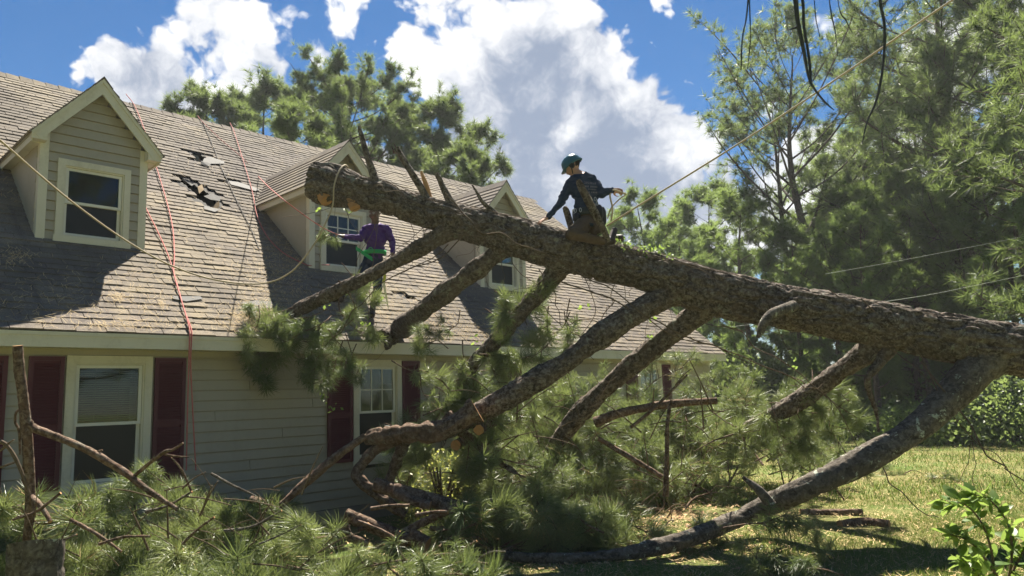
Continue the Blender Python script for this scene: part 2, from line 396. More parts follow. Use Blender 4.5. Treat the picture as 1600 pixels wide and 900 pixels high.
tag(house, 'tan sided house with shingle roof, three gabled dormers and burgundy shutters under the fallen pine', 'house')

# openings of the ground floor: (left, right, bottom, top)
WINS = [(-3.60, -2.70, .72, 2.23), (-1.81, -.90, .72, 2.23), (1.90, 2.76, .72, 2.23), (5.42, 6.36, .72, 2.23), (8.95, 9.85, .72, 2.23)]
def lap(mb, x0, x1, z0, z1, y, butt=.020, slope=0., t=None):
    """one clapboard with its lower edge standing out; y = face (house y, towards the viewer is negative)"""
    z0 += .013                                   # gap shaped to hold a dark shade line under the lip, strip behind
    mb.add([(x0, y - butt, z0), (x1, y - butt, z0), (x1, y - .002, z1), (x0, y - .002, z1), (x0, y + .012, z0), (x1, y + .012, z0), (x1, y + .012, z1), (x0, y + .012, z1), (x0, y + .013, z0 - .02), (x1, y + .013, z0 - .02)],
           [(0, 1, 2, 3), (0, 4, 5, 1), (0, 3, 7, 4), (1, 5, 6, 2), (3, 2, 6, 7), (4, 8, 9, 5)], t)
EXP = .127
z = .16
while z < 2.24:
    z1 = min(z + EXP, 2.245)
    cuts = [S0]
    for a, b, c, d in WINS:
        if z1 > c + .02 and z < d - .02: cuts += [a + .03, b - .03]
    cuts.append(S1 - .02)
    row_ = int(round((z - .16) / EXP))
    for k in range(0, len(cuts), 2):
        a_ = cuts[k]; seam = S0 + .5 + (row_ * 1.37) % 3.66
        while seam < a_ + .15: seam += 3.66
        while seam < cuts[k + 1] - .15:
            m = MB(); lap(m, a_, seam - .003, z, z1, 0.); m.build('siding_board', M['siding'], house); a_ = seam + .003; seam += 3.66
        m = MB(); lap(m, a_, cuts[k + 1], z, z1, 0.); m.build('siding_board', M['siding'], house)
    z += EXP
m = MB(); m.box((S0, -.02, -.15), (S1 - .02, .2, .165)); m.build('foundation', flat('foundation_block', (.28, .26, .23), .9), house)
m = MB(); m.box((S0 + .01, -.022, 2.235), (S1 - .01, .02, 2.315)); m.build('frieze_board', M['siding'], house)
m = MB(); m.box((S0 - .1, -.355, 2.300), (S1 + .1, .03, 2.316)); m.build('soffit', M['trim'], house)
m = MB(); m.box((S0 - .12, -.372, 2.292), (S1 + .12, -.352, 2.452)); m.box((S0 - .12, -.384, 2.415), (S1 + .12, -.373, 2.455)); m.build('fascia', M['trim'], house)
# far walls
m = MB(); dep = -2 * RG_N
for x in (S0 + .0, S1 - .05):
    m.prism([(x, .012, 0), (x, dep, 0), (x, dep, 2.3), (x, -RG_N, RZ - .12), (x, .012, 2.3)], (.05, 0, 0))
m.box((S0, dep - .05, 0), (S1, dep, 2.4)); m.build('end_wall', M['siding'], house)
m = MB(); m.prism([(S0, -RG_N, RZ), (S0, dep + .3, EV_Z), (S0, dep + .3, EV_Z - .06), (S0, -RG_N, RZ - .06)], (S1 - S0 + .12, 0, 0)); m.build('rear_roof', M['shingle'], house)
m = MB()
m.hexa([rl(S1 + .10, -.02, -.10), rl(S1 + .13, -.02, -.10), rl(S1 + .13, VR, -.10), rl(S1 + .10, VR, -.10), rl(S1 + .10, -.02, .0), rl(S1 + .13, -.02, .0), rl(S1 + .13, VR, .0), rl(S1 + .10, VR, .0)])
m.build('rake_board', M['trim'], house)

# ---- holes torn in the front slope
def uvpoly(pix): return np.array([roof_uv(*p) for p in pix])
HOLES = [uvpoly([(299, 238), (312, 240), (325, 249), (319, 255), (306, 252)]),
         uvpoly([(271, 265), (278, 271), (286, 277), (299, 284), (308, 291), (321, 298), (331, 305), (338, 317), (343, 324), (337, 327), (328, 322), (318, 314), (309, 309), (302, 299), (291, 289), (279, 280)]),
         uvpoly([(335, 280), (352, 283), (357, 278), (356, 285), (349, 286)]),
         uvpoly([(632, 461), (645, 463), (652, 467), (643, 470), (637, 467)]),
         uvpoly([(365, 288), (381, 288), (384, 292), (372, 291)])]
def inpoly(u, v, P):
    u = np.asarray(u)[..., None]; v = np.asarray(v)[..., None]; a = P; b = np.roll(P, -1, 0)
    c = ((a[:, 1] > v) != (b[:, 1] > v)) & (u < (b[:, 0] - a[:, 0]) * (v - a[:, 1]) / (b[:, 1] - a[:, 1] + 1e-12) + a[:, 0])
    return c.sum(-1) % 2 == 1
# deck: a fine patch where the tears are, broad sheets round it
def deck_patch(m, u0, u1, v0, v1, st):
    uu = np.linspace(u0, u1, max(2, int((u1 - u0) / st) + 1)); vv = np.linspace(v0, v1, max(2, int((v1 - v0) / st) + 1))
    U, V = np.meshgrid(uu, vv); P = rl(U.ravel(), V.ravel(), -.012); n = len(uu)
    i = (np.arange(len(vv) - 1)[:, None] * n + np.arange(n - 1)[None]); cu = (uu[:-1] + uu[1:]) / 2; cv = (vv[:-1] + vv[1:]) / 2
    CU, CV = np.meshgrid(cu, cv); keep = np.ones(CU.shape, bool)
    for h in HOLES: keep &= ~inpoly(CU, CV, h)
    i = i[keep]; m.add(P, np.stack([i, i + 1, i + n + 1, i + n], 1))
m = MB()
allh = np.vstack(HOLES); u0, u1 = allh[:, 0].min() - .2, allh[:, 0].max() + .2; v0, v1 = allh[:, 1].min() - .2, allh[:, 1].max() + .2
deck_patch(m, u0, u1, v0, v1, .035)
for a, b, c, d in ((S0, u0, 0, VR), (u1, S1 + .1, 0, VR), (u0, u1, 0, v0), (u0, u1, v1, VR)): m.add(rl([a, b, b, a], [c, c, d, d], -.012), [(0, 1, 2, 3)])
m.build('roof_deck', M['deck'], house)
m = MB(); m.box((S0 + .1, .6, 2.2), (S1 - .1, dep - .3, 2.25)); m.build('attic_floor', M['dark'], house)

# ---- shingles: one wedge each
def wedge(P8): return P8
TABW, NROW = .305, int(VR / EXP)
def shingle_verts(u0, u1, v0, lift, butt):
    ln = EXP + .03
    return np.array([rl(u0, v0, lift + butt), rl(u1, v0, lift + butt), rl(u1, v0 + ln, lift + .003), rl(u0, v0 + ln, lift + .003), rl(u0, v0, lift - .004), rl(u1, v0, lift - .004)])
SF = [(0, 1, 2, 3), (4, 5, 1, 0)]; ST_ = [(4, 0, 3), (1, 5, 2)]
recs = []
rg = np.random.default_rng(5)
for i in range(NROW):
    off = (i % 3) * TABW / 3 + rg.uniform(-.02, .02); u = S0 - off
    while u < S1 + .1:
        a = max(u, S0) + .004; b = min(u + TABW, S1 + .10) - .004; u += TABW
        if b - a < .04: continue
        cu, cv = (a + b) / 2, i * EXP + .06
        if any(inpoly(np.array([x]), np.array([y]), h)[0] for h in HOLES for x in (a + .03, cu, b - .03) for y in (cv - .03, cv + .04)): continue
        if abs(cu + 5.05) < .62 and 0: continue
        inside = False
        for c in (-1.265, 2.52, 6.25):
            nn = EV_N - cv * CT
            if abs(cu - c) < .5 and -2.2 < nn < -1.35: inside = True
        if inside: continue
        recs.append((a, b, i * EXP + rg.uniform(-.005, .005), rg.uniform(0, .006), rg.uniform(.012, .022), rg.uniform(0, 1) if rg.random() < .75 else rg.uniform(.7, 1.)))
def scr(P):
    q = RC.T @ (P - EYE); return 800 + F_PX * q[0] / q[2], 450 + F_PX * q[1] / q[2], q[2]
def rank(r):
    q = rl((r[0] + r[1]) / 2, r[2] + .06); x, y, zc = scr(hw(q[0], -q[1], q[2]))
    if not (-10 < x < 1610 and 0 < y < 900): return 1e9
    return zc
recs.sort(key=rank)
big = MB()
for k, (a, b, v, l, bt, tn) in enumerate(recs):
    P = shingle_verts(a, b, v, l, bt)
    if k < 299:
        mm = MB(); mm.add(P, SF, tn); mm.add(P, ST_, tn); mm.build('shingle', M['shingle'], house)
    else:
        big.add(P, SF, tn); big.add(P, ST_, tn)
big.build('shingle_courses', M['shingle'], house, kind='stuff')
# ridge caps
u = S0; capn = 0
while u < S1 + .1:
    mm = MB(); t = .03 + .008 * rg.random()
    d = .15
    f1 = rl(u, VR - d, .016); f2 = rl(u + .2, VR - d, .016); top1 = np.array([u, -RG_N, RZ + t + .02]); top2 = np.array([u + .2, -RG_N, RZ + t + .005])
    b1 = np.array([u, -RG_N + d * CT, RZ - d * ST + .02]); b2 = np.array([u + .2, -RG_N + d * CT, RZ - d * ST + .01])
    mm.add([f1, f2, top2, top1], [(0, 1, 2, 3)], rg.random()); mm.add([top1, top2, b2, b1], [(0, 1, 2, 3)], .5); mm.add([f1, top1, b1], [(0, 1, 2)], .5)
    mm.build('ridge_cap', M['shingle'], house); u += .205
# torn underlay, splintered boards by the holes
def flap(pix, lifts, name, mat):
    m = MB(); P = []
    for (x, y), l in zip(pix, lifts):
        uv = roof_uv(x, y); P.append(rl(uv[0], uv[1], l))
    P = np.array(P); n = len(P); nrm = np.array([0, -ST, CT]) * .006
    m.prism(P, nrm); m.build(name, mat, house)
flap([(318, 250), (326, 249), (350, 255), (349, 258), (326, 258), (314, 259)], [.03, .05, .03, .025, .025, .04], 'torn_underlay', M['felt_torn'])
flap([(312, 256), (328, 260), (326, 263), (313, 259)], [.06, .05, .03, .03], 'torn_underlay', M['felt_torn'])
flap([(318, 307), (330, 306), (343, 312), (343, 317), (328, 313)], [.0, .04, .05, .03, .01], 'torn_underlay', M['felt_torn'])
flap([(283, 283), (292, 287), (302, 293), (298, 294)], [.05, .07, .05, .04], 'torn_underlay', M['felt_torn'])
flap([(318, 324), (333, 328), (342, 331), (335, 334), (318, 329)], [.03, .03, .04, .03, .025], 'torn_underlay', M['felt_torn'])
flap([(356, 285), (371, 287), (396, 295), (405, 299), (398, 301), (372, 294), (360, 291)], [.03] * 7, 'torn_underlay', M['felt_torn'])
flap([(268, 465), (282, 466), (312, 466), (316, 470), (290, 474), (270, 470)], [.026] * 6, 'torn_underlay', M['felt_torn'])
flap([(376, 476), (400, 472), (424, 474), (424, 484), (392, 486)], [.028] * 5, 'torn_underlay', M['felt_torn'])
for pix, l in (([(308, 294), (314, 293), (317, 301), (311, 303)], (.02, .06, .05, .0)), ([(303, 238), (309, 243), (313, 250), (310, 250)], (-.05, .0, -.02, -.08)), ([(334, 318), (341, 318), (342, 325), (336, 324)], (-.05, .05, .03, -.05))):
    flap(pix, l, 'splintered_board', M['wood_raw'])

# ---- windows
def frame_box(m, x0, x1, z0, z1, wd_, y0, y1):
    m.box((x0, y0, z0), (x0 + wd_, y1, z1)); m.box((x1 - wd_, y0, z0), (x1, y1, z1))
    m.box((x0 + wd_, y0 + .002, z1 - wd_), (x1 - wd_, y1, z1)); m.box((x0 + wd_, y0 + .002, z0), (x1 - wd_, y1, z0 + wd_))
def window(par, x0, x1, z0, z1, y, tw=.085, sill=.07, grid=None, blinds=0., deep=.0):
    """double-hung window; par is the part (or the house) that carries it. grid = columns, rows of the upper sash"""
    f = MB(); frame_box(f, x0, x1, z0, z1, tw, y - .032, y + .03)
    frame_box(f, x0 + tw - .004, x1 - tw + .004, z0 + tw - .004, z1 - tw + .004, .022, y - .016, y + .06)
    wf = f.build('window', M['trim'], par)
    sub = wf if par is house else par
    s = MB(); s.box((x0 - .02, y - .055, z0 - .002), (x1 + .02, y - .033, z0 + sill)); s.build('sill', M['trim'], sub)
    a, b, c, d = x0 + tw + .02, x1 - tw - .02, z0 + tw + .02, z1 - tw - .02; mid = (c + d) / 2 - .01
    s = MB(); frame_box(s, a, b, mid - .018, d, .035, y + .002, y + .034); s.build('sash', M['sash'], sub)
    s = MB(); frame_box(s, a, b, c, mid + .018, .035, y + .036, y + .066); s.build('sash', M['sash'], sub)
    g = MB(); g.box((a + .03, y + .016, mid + .01), (b - .03, y + .020, d - .03)); g.build('pane', M['glass'], sub)
    g = MB(); g.box((a + .03, y + .048, c + .03), (b - .03, y + .052, mid)); g.build('pane', M['screen'], sub)
    if grid:
        nx_, nz_ = grid
        for k in range(1, nx_):
            x = a + .035 + (b - a - .07) * k / nx_; q = MB(); q.box((x - .008, y + .010, mid + .012), (x + .008, y + .024, d - .03)); q.build('glazing_bar', M['sash'], sub)
        for k in range(1, nz_):
            zz = mid + .017 + (d - mid - .05) * k / nz_; q = MB(); q.box((a + .03, y + .012, zz - .008), (b - .03, y + .022, zz + .008)); q.build('glazing_bar', M['sash'], sub)
    if blinds:
        zz = d - .01; bl = MB()
        while zz > d - blinds:
            bl.hexa([(a + .02, y + .085, zz - .012), (b - .02, y + .085, zz - .012), (b - .02, y + .105, zz + .004), (a + .02, y + .105, zz + .004),
                     (a + .02, y + .085, zz - .010), (b - .02, y + .085, zz - .010), (b - .02, y + .105, zz + .006), (a + .02, y + .105, zz + .006)]); zz -= .025
        for x in (a + (b - a) * .32, a + (b - a) * .68): bl.box((x - .004, y + .078, d - blinds), (x + .004, y + .082, d))
        bl.build('blind', M['blind'], sub)
    q = MB(); q.box((a - .02, y + .45, c - .05), (b + .02, y + .47, d + .05)); q.build('room_backing', M['dark'], sub)  # dark panel in place of an unlit room
    return wf
for i, (a, b, c, d) in enumerate(WINS):
    window(house, a, b, c, d, -.012, grid=None if i == 1 else (3, 2), blinds=(.62 if i == 1 else 0))
# ---- shutters with louvres
def shutter(x0, x1, z0=.78, z1=2.215):
    y = -.02; m = MB(); frame_box(m, x0, x1, z0, z1, .045, y - .030, y); zm = (z0 + z1) / 2 - .05
    m.box((x0 + .045, y - .028, zm - .03), (x1 - .045, y, zm + .03)); m.box((x0 + .04, y - .006, z0 + .04), (x1 - .04, y - .001, z1 - .04))
    sh = m.build('shutter', M['shutter'], house)
    zz = z0 + .055
    while zz < z1 - .06:
        if abs(zz - zm) > .045:
            l = MB(); l.hexa([(x0 + .044, y - .027, zz - .010), (x1 - .044, y - .027, zz - .010), (x1 - .044, y - .006, zz + .012), (x0 + .044, y - .006, zz + .012),
                              (x0 + .044, y - .027, zz - .005), (x1 - .044, y - .027, zz - .005), (x1 - .044, y - .006, zz + .017), (x0 + .044, y - .006, zz + .017)]); l.build('louvre', M['shutter'], sh)
        zz += .03
for x0, x1 in ((-2.69, -2.36), (-2.17, -1.83), (-.872, -.51), (1.475, 1.885), (2.775, 3.11), (5.02, 5.405), (6.372, 6.72), (8.53, 8.935), (9.865, 10.2)): shutter(x0, x1)

# ---- dormers
DF = -1.18                                      # the dormers' face, metres out from the wall (behind it)
def roof_z(n): return EV_Z + (EV_N - n) * PI_
def dormer(cx, wgrid):
    y = -DF; x0, x1 = cx - .645, cx + .645; zb = roof_z(DF) - .02; zt = 5.02; g = 1.14
    hwid = .775; zl = 5.06; za = zl + hwid * g
    m = MB()                                    # the dormer's own mesh: dark panel standing in for the unlit inside
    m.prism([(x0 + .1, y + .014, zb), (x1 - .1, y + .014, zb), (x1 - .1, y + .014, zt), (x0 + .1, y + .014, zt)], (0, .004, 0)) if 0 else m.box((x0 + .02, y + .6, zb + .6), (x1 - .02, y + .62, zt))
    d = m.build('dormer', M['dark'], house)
    for a_ in (x0, x1 - .10): q = MB(); q.box((a_, y - .022, zb - .02), (a_ + .10, y + .08, zt + .10)); q.build('corner_board', M['trim'], d)
    # front boards, split round the window, then the gable
    wx0, wx1, wz0, wz1 = cx - .44, cx + .43, zb + .0, 4.81
    zz = zb
    while zz < 5.8:
        z1 = zz + EXP
        if zz < zt + .0:
            L, Rr = x0 + .10, x1 - .10
        else:
            hwz = max(.0, (za - .16 - zz) / g - .02); L, Rr = cx - min(hwz, .56), cx + min(hwz, .56)
        if Rr - L < .06: break
        segs = [(L, Rr)] if zz > wz1 - .03 else [(L, wx0 + .02), (wx1 - .02, Rr)]
        if zz <= wz1 - .03 < z1 - .03:
            q = MB(); lap(q, wx0 + .02, wx1 - .02, wz1 - .014, z1, y); q.build('siding_board', M['siding'], d)
        for a, b in segs:
            q = MB(); lap(q, a, b, zz, z1, y); q.build('siding_board', M['siding'], d)
        zz = z1
    q = MB(); q.prism([(x0 + .1, y + .012, zb), (x1 - .1, y + .012, zb), (x1 - .1, y + .012, zt + .02), (cx, y + .012, za - .1), (x0 + .1, y + .012, zt + .02)], (0, .0, 0) if 0 else (0, .004, 0))
    # (no sheathing behind the window: the boards close the front)
    window(d, wx0, wx1, wz0, wz1, y - .01, tw=.08, sill=.085, grid=wgrid)
    # cheeks: boards laid along the roof slope
    for sx, xo in ((-1, x0 + .004), (1, x1 - .004)):
        k = 0; dz = .165
        yb_end = y + (zt - zb) / PI_
        while True:
            lo, hi = k * dz + .012, (k + 1) * dz
            if lo > zt - zb: break
            # board between the lines z = zb + lo + (yy-y)*PI_ and + hi, below zt, behind y
            pts = []
            ye_lo = y + (zt - zb - lo) / PI_; ye_hi = y + max(0, (zt - zb - hi)) / PI_
            z_hi0 = min(zt, zb + hi)
            P = [(y + .08, zb + lo + .08 * PI_), (ye_lo, zt), (max(ye_hi, y + .08), zt if hi < zt - zb else zt), (y + .08, min(zt, z_hi0 + .08 * PI_))]
            o_lo, o_hi = .016, .003
            V = [(xo + sx * (o_lo if j < 2 else o_hi), a, b) for j, (a, b) in enumerate(P)] + [(xo - sx * .012, a, b) for a, b in P]
            q = MB(); q.hexa(V); q.build('cheek_board', M['siding'], d); k += 1
    # roof: two slopes running back to the main roof, rake boards, eave returns
    yf = y - .16
    def yback(z_): return -(EV_N - (z_ - EV_Z) / PI_)
    ye, ya = yback(zl) + .05, yback(za) + .05
    for sx in (-1, 1):
        e = (cx + sx * hwid, zl); a = (cx, za)
        q = MB()
        V = [(e[0], yf + .02, zl - .035), (e[0], ye, zl - .035), (a[0], ya, za - .035), (a[0], yf + .02, za - .035), (e[0], yf, zl), (e[0], ye, zl), (a[0], ya, za), (a[0], yf, za)]
        q.hexa(V); q.build('roof_board', M['trim'], d)
        # shingle rows on the slope
        q = MB(); ln = math.hypot(hwid, hwid * g); nr = int(ln / .127) + 1
        nrm = np.array([sx * g, 0, 1.]) / math.hypot(g, 1)
        for k in range(nr):
            f0, f1 = k * .127 / ln, min(1.01, (k * .127 + .15) / ln)
            if k == 0: f0 = -.03
            p0 = np.array([e[0] + (a[0] - e[0]) * f0, 0, zl + (za - zl) * f0]); p1 = np.array([e[0] + (a[0] - e[0]) * f1, 0, zl + (za - zl) * f1])
            yy = yf - .03; ymax = ye + (ya - ye) * f0 + .02
            while yy < ymax:
                y1 = min(yy + .305, ymax)
                A = [p0 + nrm * .020, p0 + nrm * .020, p1 + nrm * .005, p1 + nrm * .005, p0 - nrm * .002, p0 - nrm * .002]
                Y = [yy + .003, y1 - .003, y1 - .003, yy + .003, yy + .003, y1 - .003]
                V = [(v[0], t, v[2]) for v, t in zip(A, Y)]
                tn = rg.uniform(0, 1); q.add(V, SF, tn); q.add(V, ST_, tn); yy += .305
        q.build('shingle', M['shingle'], d, kind='stuff')
        # rake: the raking board and a narrow one over it
        q = MB(); wv = .15
        q.prism([(e[0] + sx * .0, yf - .002, zl - .005), (a[0], yf - .002, za - .005), (a[0], yf - .002, za - .005 - wv * 1.35), (e[0] - sx * .10, yf - .002, zl - .005 - wv * .55 + .0)], (0, .028, 0)); q.build('rake_board', M['trim'], d)
        q = MB(); q.prism([(e[0] + sx * .012, yf - .02, zl + .0), (a[0], yf - .02, za + .004), (a[0], yf - .02, za - .055), (e[0] + sx * .0, yf - .02, zl - .05)], (0, .016, 0)); q.build('rake_board', M['trim'], d)
        q = MB(); q.prism([(e[0] - sx * .002, yf + .004, zl - .01), (cx + sx * .60, yf + .004, zl + .13), (cx + sx * .60, yf + .004, zl - .09), (e[0] - sx * .002, yf + .004, zl - .09)], (0, .13, 0)); q.build('eave_return', M['trim'], d)
        q = MB(); xx = sorted((e[0] - sx * .004, e[0] - sx * .022)); q.box((xx[0], yf + .03, zl - .12), (xx[1], ye, zl - .037)); q.build('eave_board', M['trim'], d)
        xx = sorted((e[0] - sx * .024, cx + sx * .63)); q = MB(); q.box((xx[0], yf + .135, zl - .10), (xx[1], ye, zl - .09)); q.build('eave_soffit', M['trim'], d)
    q = MB(); yy = yf - .03
    while yy < ya:
        y1 = yy + .2; q.prism([(cx - .10, yy, za - .10 * g + .026), (cx, yy, za + .035), (cx + .10, yy, za - .10 * g + .026), (cx + .10, yy, za - .10 * g + .018), (cx, yy, za + .02), (cx - .10, yy, za - .10 * g + .018)], (0, .198, .004), rg.random()); yy += .2
    q.build('ridge_cap', M['shingle'], d)
    return d
dormer(-1.265, None); dormer(2.52, (3, 2)); dormer(6.25, None)

# ------------------------------------------------------------------ pine branch kit (wood mesh + needle mesh, tip along +X)
def branch_meshes(seed, L=1.5, r0=.016, ntw=9, nn=66, ln=.185, wid=.0046, droop=.22, up=.12, bare=.25, brown=0.):
    g = np.random.default_rng(seed); wood = MB(); nd = MB()
    stem = np.array([[0, 0, 0], [L * .33, g.normal(0, .05), .04], [L * .67, g.normal(0, .10), .03], [L, g.normal(0, .14), g.normal(.06, .08)]])
    P = smooth_path(stem, 12); tube(wood, P, np.linspace(r0, .004, 12), 6, seed=seed)
    C, D = [P[-1]], [unit(P[-1] - P[-2])]
    for k in range(ntw):
        f = bare + (1 - bare) * (k + g.uniform(.2, .8)) / ntw; j = f * 11; a = P[min(10, int(j))] * (1 - j % 1) + P[min(11, int(j) + 1)] * (j % 1)
        fw = unit(P[min(11, int(j) + 1)] - P[int(j)] if int(j) < 11 else P[11] - P[10])
        sd = unit(np.cross(fw, unit(g.normal(size=3)))); ang = R_(g.uniform(32, 62)); l = L * g.uniform(.16, .34) * (1.15 - .5 * f)
        d = unit(fw * math.cos(ang) + sd * math.sin(ang) + np.array([0, 0, up]))
        Q = smooth_path(np.array([a, a + d * l * .5 + np.array([0, 0, -.01]), a + d * l + np.array([0, 0, g.normal(.02, .03)])]), 6)
        tube(wood, Q, np.linspace(.007, .003, 6), 5, seed=k)
        e = unit(Q[-1] - Q[-2]); C.append(Q[-1]); D.append(e)
        if g.random() < .4: C.append(Q[3]); D.append(unit(e + g.normal(0, .35, 3)))
        if l > .3 or g.random() < .45:
            d2 = unit(d + np.cross(d, g.normal(size=3)) * .7); q2 = Q[3] + d2 * l * .5; tube(wood, [Q[3], (Q[3] + q2) / 2, q2], [.004, .004, .003], 4); C.append(q2); D.append(d2)
    needles(nd, C, D, nn, ln, wid, 25, 100, .07, droop + .12, g, 2)
    if brown: needles(nd, [c for c in C[::3]], [d for d in D[::3]], 14, ln, wid, 30, 120, .13, droop * 2, g, 2, mat=1)
    return wood.mesh('branch_wood', M['bark_red'], True), nd.mesh('branch_needles', [M['needle'], M['straw']])
BR = [branch_meshes(100 + i, L=(1.15, 1.5, 1.85, 1.35, 1.7, 1.0, 1.45, 1.6)[i], ntw=(11, 13, 15, 12, 14, 10, 13, 12)[i], brown=i in (2, 5, 6), nn=(66, 60, 72, 54, 66, 60, 50, 70)[i], ln=(.185, .16, .20, .185, .17, .21, .19, .18)[i]) for i in range(8)]
BRL = [branch_meshes(300 + i, L=(.7, .85, 1.0, .6, .9, .75, .95, .8)[i], r0=.012, ntw=(8, 9, 10, 7, 9, 8, 10, 9)[i], nn=(60, 54, 66, 60, 50, 64, 58, 62)[i], ln=(.20, .18, .21, .19, .17, .22, .19, .20)[i], bare=.15, brown=i in (2, 5)) for i in range(8)]
BR_S = [branch_meshes(200 + i, L=.75, r0=.009, ntw=6, nn=60, ln=.185, droop=.35, bare=.3) for i in range(4)]
def quat_dir(d, roll=0.):
    return Vector(d).to_track_quat('X', 'Z').to_matrix().to_4x4() @ Matrix.Rotation(roll, 4, 'X')
def put_branch(kit, loc, d, roll, sc=1., parent=None, name='pine_branch', label=None, cat='branch', group=None):
    o = bpy.data.objects.new(name, kit[0]); COL.objects.link(o)
    n = bpy.data.objects.new('needles', kit[1]); COL.objects.link(n); n.parent = o; n['kind'] = 'stuff'
    mw = Matrix.Translation(Vector(loc)) @ quat_dir(d, roll) @ Matrix.Scale(sc, 4)
    if parent is not None: o.parent = parent; mw = parent.matrix_world.inverted() @ mw
    o.matrix_local = mw if parent is not None else mw
    if label: tag(o, label, cat, group)
    return o

# ------------------------------------------------------------------ the fallen pine
def ztr(x): return 9.6 + (8.3 - 9.6) * (x - 503) / (1600 - 503)
def dlt(x): return min(.65, max(.0, .6 - .5 * (x - 503) / 1097))     # the trunk's lean towards the viewer
TR = [(490, 285, 33), (520, 290, 34), (560, 300, 27), (600, 309, 25), (650, 327, 23), (712, 345, 27), (780, 362, 30), (850, 384, 32), (925, 404, 32), (1000, 421, 31), (1100, 453, 36), (1200, 475, 36), (1325, 497, 36), (1450, 521, 38), (1600, 549, 42), (1800, 590, 46), (2050, 648, 52), (2350, 725, 62)]
fallen = empty('fallen_pine_tree', pt(1800, 590, ztr(1800)) * np.array([1, 1, 0]))
bpy.context.view_layer.update()
tag(fallen, 'huge fallen pine trunk resting across the lawn and the house roof on its limbs', 'fallen tree')
FT = np.array(fallen.location)
def fb(mb, name, mats, smooth=True, **k):
    mb.v = [v - FT for v in mb.v]; return mb.build(name, mats, fallen, smooth, **k)
P = np.array([[*pt(x, y, ztr(x)), r / F_PX * ztr(x)] for x, y, r in TR])
S = smooth_path(P, 620)
trunk_path = S[:, :3].copy(); trunk_rad = S[:, 3].copy()
m = MB(); tube(m, S[:, :3], S[:, 3], 160, .032, .85, seed=3, capmat=0, furrow=1.3); fb(m, 'trunk', M['bark'])
def trunk_at(px):
    x = np.array([scr(p)[0] for p in trunk_path[::10]]); i = int(np.argmin(abs(x - px))) * 10
    return trunk_path[i], trunk_rad[i]
def limb(name, pts, mat='bark', seg=36, n=110, bark=.019, freq=1.15, seed=1, cut=False, label=None, wob=0.):
    """pts: pixel x, pixel y, depth, width in pixels"""
    kf = np.linspace(1, 0, len(pts)) if name == 'limb' and pts[0][3] > 15 and pts[0][2] >= 8.75 or pts[0][0] == 1555 else np.ones(len(pts)) * (pts[0][2] > 8.7)
    pts = [(x, y, Z - dlt(x) * k_, wd_) for (x, y, Z, wd_), k_ in zip(pts, kf)]
    A = np.array([[*pt(x, y, Z), wd_ / 2 / F_PX * Z] for x, y, Z, wd_ in pts]); Q = smooth_path(A, n)
    if wob:
        t = np.linspace(0, 1, n) * len(pts) * 2.2; q = np.stack([t, t * 0 + seed, t * 0], 1)
        Q[:, :3] += (np.stack([vnoise(q), vnoise(q + 40), vnoise(q + 80)], 1) - .5) * wob
    if name == 'limb' and pts[0][3] > 15:        # branch collar, swellings and knots
        t = np.linspace(0, 1, n); Q[:, 3] *= .80 * (1 + .45 * np.exp(-(t / .10) ** 2)); q = np.stack([t * 14, t * 0 + seed, t * 0], 1); Q[:, 3] *= 1 + .28 * (vnoise(q) - .5)
    mb = MB(); tube(mb, Q[:, :3], np.maximum(Q[:, 3], .003), seg, bark, freq, seed, capmat=1 if cut else 0)
    o = fb(mb, name, [M[mat], M['cut']])
    if label: o['label'] = label
    return Q
zr = lambda x, y, l=.1: float((RC.T @ (roof_w(x, y, l) - EYE))[2])
L1 = limb('limb', [(712, 352, 9.85, 34), (660, 385, 9.75, 33), (600, 418, 9.75, 30), (520, 458, 9.8, 28), (460, 487, zr(460, 487, .16), 26), (427, 506, zr(427, 506, .12), 25)], seed=2, n=160)
L2 = limb('limb', [(800, 375, 9.8, 42), (770, 402, 9.75, 38), (705, 450, 9.9, 38), (655, 490, 10.3, 40), (620, 518, zr(620, 518, .2), 42), (597, 532, zr(597, 532, .15), 40)], seed=4, n=160)
L3 = limb('limb', [(890, 400, 9.7, 44), (862, 433, 9.65, 38), (825, 477, 9.6, 36), (785, 522, 9.6, 32), (745, 562, 9.6, 28), (715, 612, 9.6, 22), (700, 650, 9.6, 16)], seed=6, n=160)
L4 = limb('limb', [(1085, 440, 9.3, 62), (1030, 468, 9.2, 54), (950, 517, 9.0, 48), (880, 568, 8.85, 44), (800, 617, 8.75, 44), (725, 658, 8.7, 42), (690, 672, 8.65, 36)], seed=8, n=170)
L5 = limb('limb', [(1120, 462, 9.3, 50), (1085, 493, 9.3, 44), (1020, 545, 9.4, 38), (965, 590, 9.5, 37), (910, 642, 9.6, 36), (868, 695, 9.7, 32), (850, 730, 9.75, 26)], seed=10, n=160)
L6 = limb('limb', [(1390, 520, 8.8, 50), (1355, 550, 8.85, 44), (1305, 585, 9.1, 40), (1255, 622, 9.4, 37), (1205, 650, 9.6, 30), (1160, 672, 9.8, 22)], seed=12, n=140)
L7 = limb('limb', [(1388, 545, 8.75, 22), (1372, 570, 8.65, 18), (1356, 590, 8.6, 15), (1358, 612, 8.6, 12), (1368, 640, 8.6, 8), (1373, 675, 8.6, 5)], seed=14, seg=16, n=60, bark=.006, freq=3)
gl = on_ground(930, 866, .09); zg = float((RC.T @ (gl - EYE))[2])
zz_ = lambda x, y, h: float((RC.T @ (on_ground(x, y, h) - EYE))[2])
